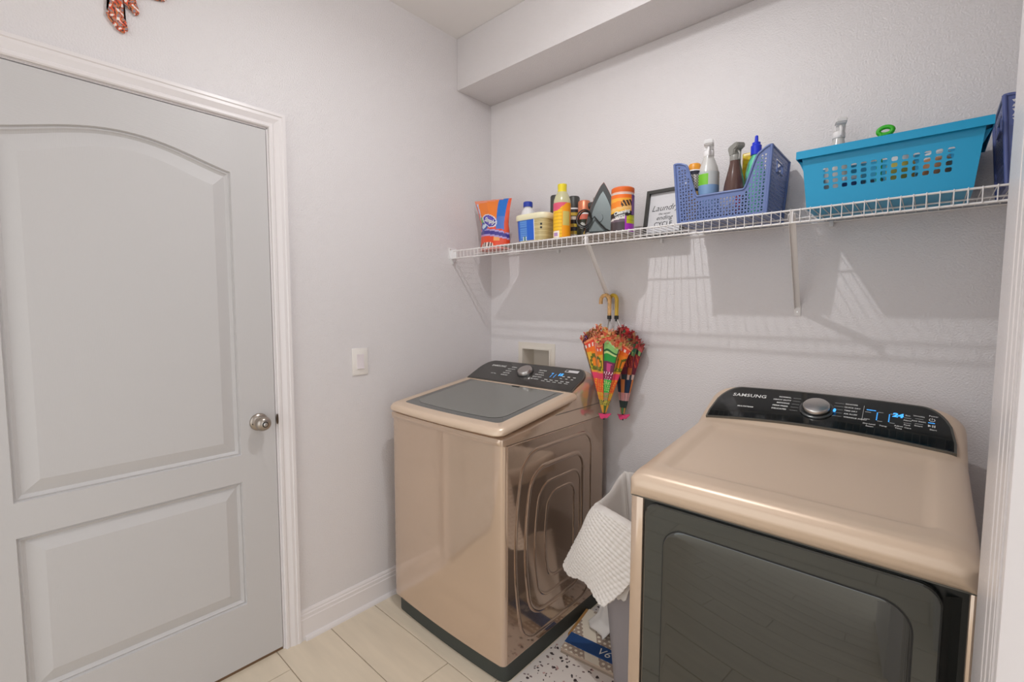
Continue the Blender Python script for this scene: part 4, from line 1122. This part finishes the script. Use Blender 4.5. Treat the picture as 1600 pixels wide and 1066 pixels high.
# contents of the baskets
def spray_bottle(name, cx, cy, z0, zt, r, liq, trig, label, labcol=None, sx=1.0, ang=0.0, neckz=None, clear=None, bf=0.56, lz=(0.12, 0.50), hw=0.015):
    t = thing(name, (cx, cy, z0), label, 'spray bottle', 'spray bottles in the baskets')
    nz = neckz or zt-0.055; hb = nz-z0
    liqz = z0+hb*0.52
    obj('bottle', lathe(cx, cy, [(r*0.9, z0), (r, z0+0.005), (r, z0+hb*(bf-0.06)), (r*0.96, z0+hb*bf)], 24, sx), liq, t, smooth=50)
    obj('bottle_neck', lathe(cx, cy, [(r*0.96, z0+hb*bf), (r*0.85, z0+hb*(bf+(1-bf)*.3)), (r*0.64, z0+hb*(bf+(1-bf)*.62)), (r*0.47, z0+hb*(bf+(1-bf)*.88)), (r*0.44, nz)], 24, sx), clear or liq, t, smooth=50)
    obj('collar', lathe(cx, cy, [(0.017, nz-0.004), (0.0175, nz), (0.0175, nz+0.012), (0.0155, nz+0.016)], 18), trig, t)
    d = Vector((cos(ang), sin(ang), 0)); q = Vector((-sin(ang), cos(ang), 0))
    c = Vector((cx, cy, 0))
    def Pd(a, z): return c+d*a+Vector((0, 0, z))
    zt_ = zt
    poly = [(-0.013, nz+0.014), (0.012, nz+0.014), (0.013, zt_-0.025), (0.030, zt_-0.020), (0.032, zt_-0.006), (0.018, zt_), (-0.020, zt_-0.006), (-0.024, zt_-0.016)]
    V = [Pd(a, z)+q*hw for a, z in poly]+[Pd(a, z)-q*hw for a, z in poly]; n = len(poly)
    F = [tuple(range(n)), tuple(range(2*n-1, n-1, -1))]+[(i, i+n, (i+1) % n+n, (i+1) % n) for i in range(n)]
    bm = bmesh.new(); vs = [bm.verts.new(v) for v in V]
    for f in F: bm.faces.new([vs[i] for i in f])
    bmesh.ops.recalc_face_normals(bm, faces=bm.faces); bmesh.ops.bevel(bm, geom=bm.edges[:], offset=0.003, segments=2, affect='EDGES', clamp_overlap=True)
    obj('spray_head', frombm(bm), trig, t, smooth=40)
    obj('trigger', tube([Pd(0.016, zt_-0.026), Pd(0.026, zt_-0.040), Pd(0.023, zt_-0.058)], 0.004, 6), trig, t, smooth=60)
    if labcol:
        a = CAMA(cx, cy); label_band('label', cx, cy, r, z0+hb*lz[0], z0+hb*lz[1], labcol, t, a-PI*0.7, a+PI*0.7, sx=sx)
    return t
ZB = ZT+0.003
BG = 'bottles in the blue basket'
ct = thing('polish_can', (1.231, -0.215, ZB), 'slim can with an orange cap and black, cream and orange label in the blue basket', 'can')
obj('can_body', lathe(1.231, -0.215, [(0.022, ZB), (0.023, ZB+0.003), (0.023, 1.872), (0.020, 1.876)], 20), whitepl, ct, smooth=40)
obj('cap', lathe(1.231, -0.215, [(0.021, 1.872), (0.021, 1.892), (0.018, 1.897)], 20), mat('amber_plastic', (238, 160, 50), 0.4), ct, smooth=40)
_a = CAMA(1.231, -0.215)
label_band('label', 1.231, -0.215, 0.023, ZB+0.005, 1.870, lambda u, v: (44, 44, 60) if v > .93 or .60 < v < .64 or u > .66 else ((206, 200, 196) if (v > .64 and (u*30+v*40) % 2 > .7) else ((70, 60, 60) if v > .64 else (236, 190, 110))), ct, _a-PI, _a+PI, nu=40, nv=40)
spray_bottle('spray_bottle', 1.274, -0.200, ZB, 1.974, 0.036, bluel, whitepl, 'spray bottle of pale blue cleaner with a white trigger head', lambda u, v: (130, 206, 60) if (.70 < v < .95 and u < .50) else ((196, 200, 200) if v > .70 else (132, 166, 208)), ang=math.radians(-75), clear=clearpl, bf=0.74, lz=(0.10, 0.74), neckz=1.922)
def redlab(u, v):
    if u < 0.5: return (224, 214, 206)
    if u < 0.62: return (206, 60, 60)
    return (84, 58, 54)
spray_bottle('spray_bottle', 1.361, -0.195, ZB, 1.945, 0.038, darkred, greyt, 'dark brown spray bottle with a grey head and a white and red label', redlab, ang=math.radians(-40), neckz=1.890, bf=0.44, lz=(0.1, 0.42))
tb = thing('mint_bottle', (1.414, -0.150, ZB), 'mint green bottle with a royal blue nozzle cap in the blue basket', 'bottle')
obj('bottle', lathe(1.414, -0.150, [(0.030, ZB), (0.031, ZB+0.004), (0.031, 1.848), (0.024, 1.882), (0.012, 1.910)], 24), mintm, tb, smooth=50)
obj('nozzle_cap', lathe(1.414, -0.150, [(0.017, 1.906), (0.017, 1.936), (0.013, 1.940), (0.013, 1.947), (0.006, 1.951), (0.005, 1.969), (0.002, 1.972)], 18), mat('cobalt_plastic', (36, 60, 220), 0.35), tb, smooth=40)
yt = obj('sponge_pack', box(1.366, 1.402, -0.135, -0.085, ZB, 1.925, 0.004), printm, loc=(1.384, -0.11, ZB), smooth=30)
bm = bmesh.new(); bm.from_mesh(yt.data); bmesh.ops.subdivide_edges(bm, edges=bm.edges[:], cuts=20, use_grid_fill=True); bm.to_mesh(yt.data); bm.free()
paint(yt, lambda p: (240, 214, 40) if int((p.z+p.x*0.4)*120) % 2 else (226, 186, 40))
tag(yt, 'yellow striped packet standing behind the dark spray bottle', 'packet')
nb = thing('navy_bottle', (1.330, -0.110, ZB), 'navy blue bottle standing low between the two spray bottles', 'bottle')
obj('bottle', lathe(1.330, -0.110, [(0.030, ZB), (0.031, ZB+0.004), (0.031, 1.80), (0.024, 1.835), (0.014, 1.845)], 20), mat('navy_gloss', (40, 58, 96), 0.25), nb, smooth=50)
obj('cap', lathe(1.330, -0.110, [(0.016, 1.843), (0.016, 1.862), (0.013, 1.865)], 18), greyt, nb)
# teal basket contents
spray_bottle('spray_bottle', 1.640, -0.100, ZB, 1.982, 0.034, clearpl, mat('translucent_head', (240, 236, 234), 0.4), 'translucent white spray bottle sticking out of the left end of the teal basket', None, ang=math.radians(-70), neckz=1.925)
gb = thing('scrub_brush', (1.757, -0.11, ZB), 'green looped handle of a brush standing in the teal basket', 'brush')
lp = [(1.757+0.017*cos(q), -0.11, 1.914+0.011*sin(q)) for q in [2*PI*k/20 for k in range(20)]]
obj('loop_handle', join(tube(lp, 0.0066, 8, True), tube([(1.747, -0.11, 1.908), (1.747, -0.11, 1.72)], 0.007, 8)), greenm, gb, smooth=60)
obj('brush_head', box(1.727, 1.787, -0.13, -0.09, ZB, 1.715, 0.005), greenm, gb)
for i, (x, y, r, z, rgb, w) in enumerate(((1.80, -0.18, 0.032, 1.812, (206, 190, 90), 'yellow'), (1.875, -0.17, 0.032, 1.808, (196, 140, 100), 'tan'), (1.69, -0.19, 0.026, 1.78, (60, 90, 150), 'blue'))):
    q = thing('small_jar', (x, y, ZB), w+' jar seen through the holes of the teal basket', 'jar', 'jars in the teal basket')
    obj('jar_body', lathe(x, y, [(r-0.002, ZB), (r, ZB+0.003), (r, z-0.02), (r-0.004, z-0.016)], 20), mat(w+'_jar', rgb, 0.4), q, smooth=40)
    obj('lid', lathe(x, y, [(r-0.003, z-0.016), (r-0.003, z-0.002), (r-0.006, z)], 20), whitepl, q)

# ============================================================ UMBRELLAS
def umbrella(ax, ay, az, tx, ty, tz, R0, npan, pal, fr, label, hookdir, handlem, hx, hy, hz, phase=0.0, sq=0.55):
    """closed decorative umbrella hanging point down: apex (ax,ay,az), rim centre (tx,ty,tz)"""
    t = thing('umbrella', (ax, ay, az), label, 'umbrella', 'two decorated umbrellas')
    A = Vector((ax, ay, az)); T = Vector((tx, ty, tz)); nu, nv = npan*14, 70
    def rad(v): return 0.010+(R0-0.010)*(v**0.92)
    def S(u, v):
        a = 2*PI*u+phase; c = A.lerp(T, v); k = cos(npan*a/1.0*1.0)
        r = rad(v)*(1+0.16*v*k-0.05)
        z = 0.016*v**6*cos(npan*(a)) + 0.03*v**4*(-abs(sin(a/2))**2+0.5)
        return (c.x+r*cos(a), c.y+r*sin(a)*sq, c.z-z)
    can_ = obj('canopy', grid(S, nu, nv, True), clothprint, t, smooth=60)
    me = can_.data; at = me.color_attributes.new('print', 'FLOAT_COLOR', 'CORNER')
    for p in me.polygons:
        i = p.index % nu; j = p.index//nu; q = (((i+.5)/nu-0.131) % 1)*4; pr = int(q); fr_ = q-pr
        k_, f_ = (2*pr, fr_/0.60) if fr_ < 0.60 else (2*pr+1, (fr_-0.60)/0.40)
        c = (*lin(pal(f_, k_, (j+.5)/nv)), 1)
        for li in p.loop_indices: at.data[li].color = c
    solid(can_, 0.0012)
    # fringe of little tassels along the rim, pointing up and out
    rnd = random.Random(int(ax*1000)); vf = []; cols = []
    for ring_ in range(6):
        for k in range(110):
            u = (k+rnd.random())/110; p = Vector(S(u, 1-0.02*(ring_ % 3))); c = A.lerp(T, 1)
            out = Vector((p.x-c.x, p.y-c.y, 0)).normalized()
            w_ = rnd.random()**0.8*ring_/5; p = p.lerp(Vector((c.x, c.y, p.z)), w_); p.z += 0.058*w_*(1.6-w_)
            q = p+out*rnd.uniform(-0.006, 0.010)+Vector((rnd.uniform(-.006, .006), rnd.uniform(-.004, .004), rnd.uniform(0.002, 0.018)))
            s = out.cross(Vector((0, 0, 1)))*0.0048
            b = len(vf)
            vf.append(([p-s, p+s, q+s*1.6, q-s*1.6, q+out*0.002-s, q+out*0.002+s], [(0, 1, 2, 3), (3, 2, 5, 4)])); cols += [fr[rnd.randrange(len(fr))]]*2
    f = obj('fringe', join(*vf), clothprint, t, smooth=0); stuff(f)
    at = f.data.color_attributes.new('print', 'FLOAT_COLOR', 'CORNER')
    for p in f.data.polygons:
        for li in p.loop_indices: at.data[li].color = (*lin(cols[min(p.index, len(cols)-1)]), 1)
    # tip ruffle and ferrule
    def ruf(u, v):
        a = 2*PI*u; r = 0.008+0.017*v+0.005*v*sin(3*a+1)+0.003*v*sin(7*a); z = az-0.004-0.009*v+0.010*v*sin(2*a+0.6)+0.004*v*sin(5*a)
        return (ax+r*cos(a), ay+r*sin(a)*0.8, z)
    solid(obj('tip_ruffle', grid(ruf, 36, 6, True), pinkm, t, smooth=60), 0.0015)
    obj('ferrule', tube([(ax, ay, az+0.01), (ax, ay, az-0.030)], 0.0035, 8), blackm, t)
    # shaft, collar and crook handle
    obj('shaft', tube([A.lerp(T, 0.3), T, (hx, hy, hz)], 0.0035, 8), steel, t)
    obj('collar', join(tube([(hx, hy, hz-0.004), (hx, hy, hz+0.012)], 0.010, 12), tube([(hx, hy, hz-0.014), (hx, hy, hz-0.004)], 0.006, 10)), blackm, t)
    H0 = Vector((hx, hy, hz+0.010)); d = Vector((*hookdir, 0)).normalized(); rr = 0.024
    pts = [H0, H0+Vector((0, 0, 0.035)), H0+Vector((0, 0, 0.070))]
    c = pts[-1]+d*rr
    for k in range(1, 11): q = PI*k/10; pts.append(c-d*rr*cos(q)+Vector((0, 0, rr*sin(q))))
    pts.append(pts[-1]+Vector((0, 0, -0.016)))
    obj('crook_handle', tube(pts, 0.0088, 10), handlem, t, smooth=60)
    return t
def palL(f, k, v):
    base = [(246, 130, 30), (60, 160, 70), (248, 132, 30), (84, 58, 140), (250, 128, 28), (52, 168, 74), (250, 132, 30), (92, 130, 70)][k]
    e = abs(f-0.5); j = sin(f*23+v*61+k)*sin(v*97+k*2.1)
    org = k in (0, 2, 4, 6)
    if e > 0.47: return (96, 60, 50)
    if k == 3: return (70, 52, 130) if j > -.4 else (150, 60, 120)
    if v > 0.965: return (250, 160, 110) if org else (176, 220, 150)
    if v > 0.90: return ((250, 226, 214) if (f*7) % 1 < .38 and v < .945 else (232, 78, 56)) if org else (150, 204, 120)
    if v > 0.84: return (250, 120, 34) if org else ((40, 110, 60) if v > .87 else (206, 226, 150))
    if 0.60 < v <= 0.84:
        if org:
            r1 = abs(math.hypot((e-0.22)*1.0, (v-0.70)*1.6)-0.15)
            if r1 < 0.035: return (104, 108, 30)
            if v < 0.66: return (206, 190, 40) if j > 0 else (120, 120, 40)
            return (252, 140, 34) if e < .3 else (238, 186, 60)
        if 0.60 < v < 0.72 and abs(e*1.2) < 0.16+(v-.60): return (214, 76, 138)
        return (46, 160, 70) if v > .74 else (120, 50, 86)
    if 0.48 < v <= 0.60: return ((240, 66, 108) if v < .57 else (244, 160, 60)) if org else ((250, 220, 230) if j > .55 else (146, 44, 86))
    if 0.30 < v <= 0.48: return ((250, 96, 44) if j > -.5 else (250, 190, 60)) if org else ((70, 190, 80) if j < .5 else (232, 220, 150))
    if 0.18 < v <= 0.30: return ((248, 140, 40) if j > -.2 else (226, 214, 70)) if org else ((90, 180, 90) if j > 0 else (220, 120, 120))
    if 0.12 < v <= 0.18: return (240, 224, 80) if j > 0 else (38, 50, 60)
    return (240, 180, 60) if org else (90, 120, 50)
def palR(f, k, v):
    if abs(f-0.5) > 0.45: return (40, 40, 56)
    if v > 0.92: return (60, 120, 90) if k % 2 else (200, 90, 90)
    if v > 0.84: return (50, 60, 60) if int(f*8) % 2 else (150, 190, 120)
    if v > 0.66: return (150, 44, 60) if (f*3+v*8) % 1 > .3 else (206, 90, 60)
    if v > 0.55: return (206, 110, 60) if k % 2 else (120, 44, 64)
    if v > 0.48: return (56, 70, 80) if f > .4 else (230, 200, 190)
    if v > 0.30: return (38, 62, 96) if k % 2 else ((226, 140, 80) if abs(f-.5) < .3 else (38, 50, 80))
    if v > 0.18: return (214, 70, 70) if int(f*9) % 2 else (240, 210, 210)
    if v > 0.09: return (56, 70, 66)
    return (220, 160, 90) if k % 2 else (90, 150, 90)
frL = [(252, 150, 110), (255, 196, 130), (250, 120, 90), (255, 180, 144), (250, 130, 96), (250, 160, 100), (240, 104, 80), (246, 200, 130), (246, 140, 126), (200, 200, 100)]
frR = [(206, 44, 54), (226, 66, 66), (240, 130, 110), (226, 100, 90), (150, 40, 50), (200, 150, 100), (90, 130, 90)]
cream = mottle(mat('amber_twist_handle', (226, 180, 120), 0.35), 60, 0.25)
gold = mat('golden_handle', (214, 176, 60), 0.3)
umbrella(0.840, -0.150, 0.925, 0.846, -0.155, 1.240, 0.112, 8, palL, frL, 'orange and green patterned umbrella with coral fringe, hanging next to the washer', (-1, 0.1), cream, 0.806, -0.060, 1.338, 0.0, 0.52)
umbrella(0.882, -0.058, 0.912, 0.894, -0.056, 1.238, 0.072, 8, palR, frR, 'darker maroon and navy patterned umbrella with red fringe, hanging behind the orange one', (-1, 0.35), gold, 0.834, -0.045, 1.338, 0.3, 0.55)

# ============================================================ HAMPER, CLOTHS, MAT
hz = 0.668
def hamper():
    hcx, hcy = 1.150, -0.360
    t = thing('laundry_hamper', (hcx, hcy, 0.006), 'grey plastic laundry hamper with a white cloth lining, between washer and dryer', 'hamper')
    def shear(p):
        x, y, z = p; return (x-0.042*min(1, max(0, (y+0.42)/0.2))*max(0, (hcx+0.05-x)/0.18)*max(0, z/hz), y, z)
    def ring(hx, hy, r, z, n=8, ox=0.0): return [shear((x+ox, y, z)) for x, y in rrect(hcx, hcy, hx, hy, r, n)]
    z0 = 0.0065
    rs = [ring(0.076, 0.130, 0.05, z0, ox=.012), ring(0.080, 0.134, 0.05, z0+0.01, ox=.012), ring(0.127, 0.192, 0.10, hz-0.03), ring(0.130, 0.195, 0.10, hz)]
    inn = [ring(0.126, 0.191, 0.097, hz), ring(0.076, 0.130, 0.047, z0+0.012, ox=.012)]
    R_ = rs+inn; n = len(R_[0]); V = [v for r in R_ for v in r]
    F = [(i*n+k, i*n+(k+1) % n, (i+1)*n+(k+1) % n, (i+1)*n+k) for i in range(len(R_)-1) for k in range(n)]+[tuple(range(n)), tuple(range(len(R_)*n-1, (len(R_)-1)*n-1, -1))]
    obj('basket_body', (V, F), hampm, t, smooth=40)
    obj('rim_band', tube([shear((x, y, hz-0.004)) for x, y in rrect(hcx, hcy, 0.130, 0.196, 0.10, 8)], 0.005, 8, True), hampm, t, smooth=60)
    # cloth lining folded over the rim with soft creases
    nA = 120
    def S(u, v):
        P = rrect(hcx, hcy, 1, 1, 0.5, 8)
        a = 2*PI*u
        def onring(hx, hy, r):
            Q = rrect(hcx, hcy, hx, hy, r, 12); m = len(Q); f = u*m; i = int(f) % m; w = f-int(f)
            return Q[i][0]*(1-w)+Q[(i+1) % m][0]*w, Q[i][1]*(1-w)+Q[(i+1) % m][1]*w
        cr = 0.004*sin(a*17)+0.003*sin(a*31+1)
        if v < 0.5:   # inside, from deep up to the rim
            w = v/0.5; hx = 0.095+0.030*w+cr*0.8; hy = 0.150+0.040*w+cr*0.8; z = hz-0.30+0.310*w
        else:
            w = (v-0.5)/0.5; q = PI*0.5*min(1, w*2.2)
            hx = 0.125+0.013*sin(q)+cr*0.5+0.002*w; hy = 0.190+0.014*sin(q)+cr*0.5+0.004*w
            z = hz+0.010+0.006*sin(PI*min(1, w*2.2))-(0.075+0.012*sin(a*5))*max(0, w-0.1)
        x, y = onring(hx, hy, 0.09)
        z += 0.030*max(0, min(1, v*3))*math.exp(-((x-1.02)/0.07)**2-((y+0.22)/0.08)**2)
        x, y, z = shear((x, y, z))
        return (min(x, 1.2865), y, z)
    solid(obj('cloth_lining', grid(S, nA, 22, True), linerc, t, smooth=70), 0.0025, 1)
hamper()
def cloth(name, fn, nu, nv, m, label, cat, th=0.004, loc=None):
    o = obj(name, grid(fn, nu, nv), m, smooth=80, loc=loc); solid(o, th, 0); tag(o, label, cat); return o
# waffle towel hung over the front-left of the rim; corners given as real positions
TA, TC_, TB = Vector((1.004, -0.484, 0.656)), Vector((1.055, -0.620, 0.722)), Vector((1.215, -0.585, 0.676))   # fold line over the rim (bezier)
TC, TD = Vector((0.884, -0.510, 0.400)), Vector((1.132, -0.622, 0.405))      # bottom: left, right
def towel(u, v):
    top = TA*(1-u)**2+TC_*2*u*(1-u)+TB*u*u
    nrm = Vector((-0.45, -0.86, 0.2)).normalized()
    waf = 0.0019*(sin(u*95+v*62)*0.55+sin(v*150-u*46)*0.75)
    if v < 0.16:     # tucked over the rim, inside the hamper
        w = (0.16-v)/0.16; ins = (Vector((1.13, -0.43, 0))-Vector((top.x, top.y, 0))).normalized()
        p = top+ins*(0.045*sin(w*PI*0.5))+Vector((0, 0, 0.012*sin(w*PI)-0.035*w*w))
        return p-ins*waf*0.5
    w = (v-0.16)/0.84
    bot = TC.lerp(TD, u); p = top.lerp(bot, w)
    p += Vector((0.038*u**3+0.018*u, -0.006, 0))*sin(PI*w)           # right edge swings out
    p += nrm*(0.018*sin(PI*w)*sin(PI*u)+waf+0.006*sin(u*7)*w)
    p.z += 0.010*sin(min(1, w*3)*PI)*1.0*(1-w)-0.012*(w**3)*sin(u*9)
    return p
cloth('waffle_towel', towel, 170, 230, clothm, 'white waffle-weave towel draped over the near left rim of the hamper', 'towel', 0.006, (1.05, -0.55, 0.64))
def towel2(u, v):
    top = Vector((1.175, -0.572, 0.676)).lerp(Vector((1.245, -0.566, 0.672)), u); bot = Vector((1.125, -0.578, 0.412)).lerp(Vector((1.188, -0.582, 0.425)), u)
    p = top.lerp(bot, v); p += Vector((0.3, -0.2, 0))*0.012*sin(PI*v); p.z += 0.003*sin(u*20)*v; return p
cloth('cotton_cloth', towel2, 16, 30, linerc, 'plain white cloth hanging behind the waffle towel on the hamper', 'cloth', 0.003, (1.1, -0.62, 0.64))
# cloth trailing on the floor beside the hamper
def trail(u, v):
    top = Vector((0.965, -0.235, 0.36)).lerp(Vector((1.005, -0.380, 0.36)), u)
    bot = Vector((0.872, -0.262, 0.036)).lerp(Vector((0.985, -0.315, 0.036)), u)
    p = top.lerp(bot, v); p += Vector((-0.6, -0.4, 0))*0.010*sin(u*8+v*5); 
    if v > 0.85: p += Vector((-0.05, -0.03, 0))*(v-0.85)/0.15*0.5; p.z = max(p.z, 0.034+0.006*abs(sin(u*9)))
    return p
cloth('trailing_cloth', trail, 20, 30, linerc, 'white cloth trailing down beside the hamper onto the dotted folded mat', 'cloth', 0.004, (0.93, -0.3, 0.04))

# terrazzo-look mat
mt = thing('terrazzo_mat', (1.04, -0.49, 0), 'cream mat with scattered terrazzo chips on the floor between washer and dryer', 'mat')
obj('mat_base', box(0.797, 1.284, -0.97, -0.03, 0.0, 0.005, 0.001), matm, mt)
rc = random.Random(3); chips = {0: [], 1: [], 2: [], 3: []}
for k in range(760):
    x = rc.uniform(0.803, 1.278); y = rc.uniform(-0.965, -0.035); r = rc.choice([.004, .005, .006, .008, .010]); n = rc.choice([4, 5, 6]); a0 = rc.random()*6
    st = rc.uniform(0.45, 1); P = []
    for i in range(n): a = a0+2*PI*i/n; rr = r*rc.uniform(.6, 1.1); P.append((rr*cos(a)*st, rr*sin(a)))
    ca, sa = cos(a0*2), sin(a0*2)
    Q = [(x+p[0]*ca-p[1]*sa, y+p[0]*sa+p[1]*ca, 0.0056) for p in P]; B = [(q[0], q[1], 0.0048) for q in Q]
    chips[rc.choice([0, 0, 1, 1, 2, 3])].append((Q+B, [tuple(range(n))]+[(i, (i+1) % n, (i+1) % n+n, i+n) for i in range(n)]))
for k, c in enumerate(((66, 54, 54), (128, 106, 104), (196, 160, 152), (158, 142, 136))):
    stuff(obj('terrazzo_chips', join(*chips[k]), mat('chip_tone', c, 0.6), mt, smooth=0))

# folded dotted fabric mat with blue band
def folded():
    ang = math.radians(6)
    O = Vector((0.848, -0.468, 0.0055)); ex = Vector((cos(ang), sin(ang), 0)); ey = Vector((-0.16, 0.987, 0)).normalized()
    t = thing('folded_dotted_bag', tuple(O), 'folded beige bag with cream dots and blue band on the terrazzo mat', 'bag')
    def P(a, b, z): return O+ex*a+ey*b+Vector((0, 0, z))
    Lx, Ly = 0.262, 0.285
    def slabq(a0, a1, b0, b1, z0, z1, nx=1, ny=1):
        V = [P(a, b, z) for z in (z0, z1) for a, b in ((a0, b0), (a1, b0), (a1, b1), (a0, b1))]
        return (V, [(3, 2, 1, 0), (4, 5, 6, 7), (0, 1, 5, 4), (1, 2, 6, 5), (2, 3, 7, 6), (3, 0, 4, 7)])
    obj('lower_fold', slabq(0, Lx, 0, Ly, 0, 0.009), mat('bag_underside', (150, 134, 118), 0.85), t, smooth=0)
    g = grid(lambda u, v: P(Lx*u, Ly*v, 0.020+0.001*sin(u*9+v*5)), 110, 120)
    V, F = g; nb = len(V)
    top = obj('dotted_panel', join(g, slabq(0, Lx, 0, Ly, 0.0095, 0.0195)), clothprint, t, smooth=40)
    def col(p):
        q = p-O; b = q.dot(Vector((-ex.y, ex.x, 0)))/(Vector((-ex.y, ex.x, 0)).dot(ey)); a = (q-ey*b).dot(ex)
        s = 0.0235; j = round(b/(s*0.87)); i = round((a-(j % 2)*s/2)/s)
        if math.hypot(a-(j % 2)*s/2-i*s, b-j*s*0.87) < 0.0062: return (244, 232, 212)
        return (180, 158, 140)
    paint(top, col)
    bd = obj('blue_band', slabq(-0.001, Lx+0.001, 0.038, 0.102, 0.0205, 0.0235), mat('denim_blue', (36, 76, 132), 0.8, bump=(250, 0.3)), t, smooth=0)
    text('band_lettering', 'V6', 0.050, frame(P(0.158, 0.068, 0.0240), ex, ey), inkw, bd, shear=0.25)
    obj('side_trim', slabq(-0.014, -0.001, 0.095, Ly, 0.0, 0.016), ochre, t, smooth=0)
folded()
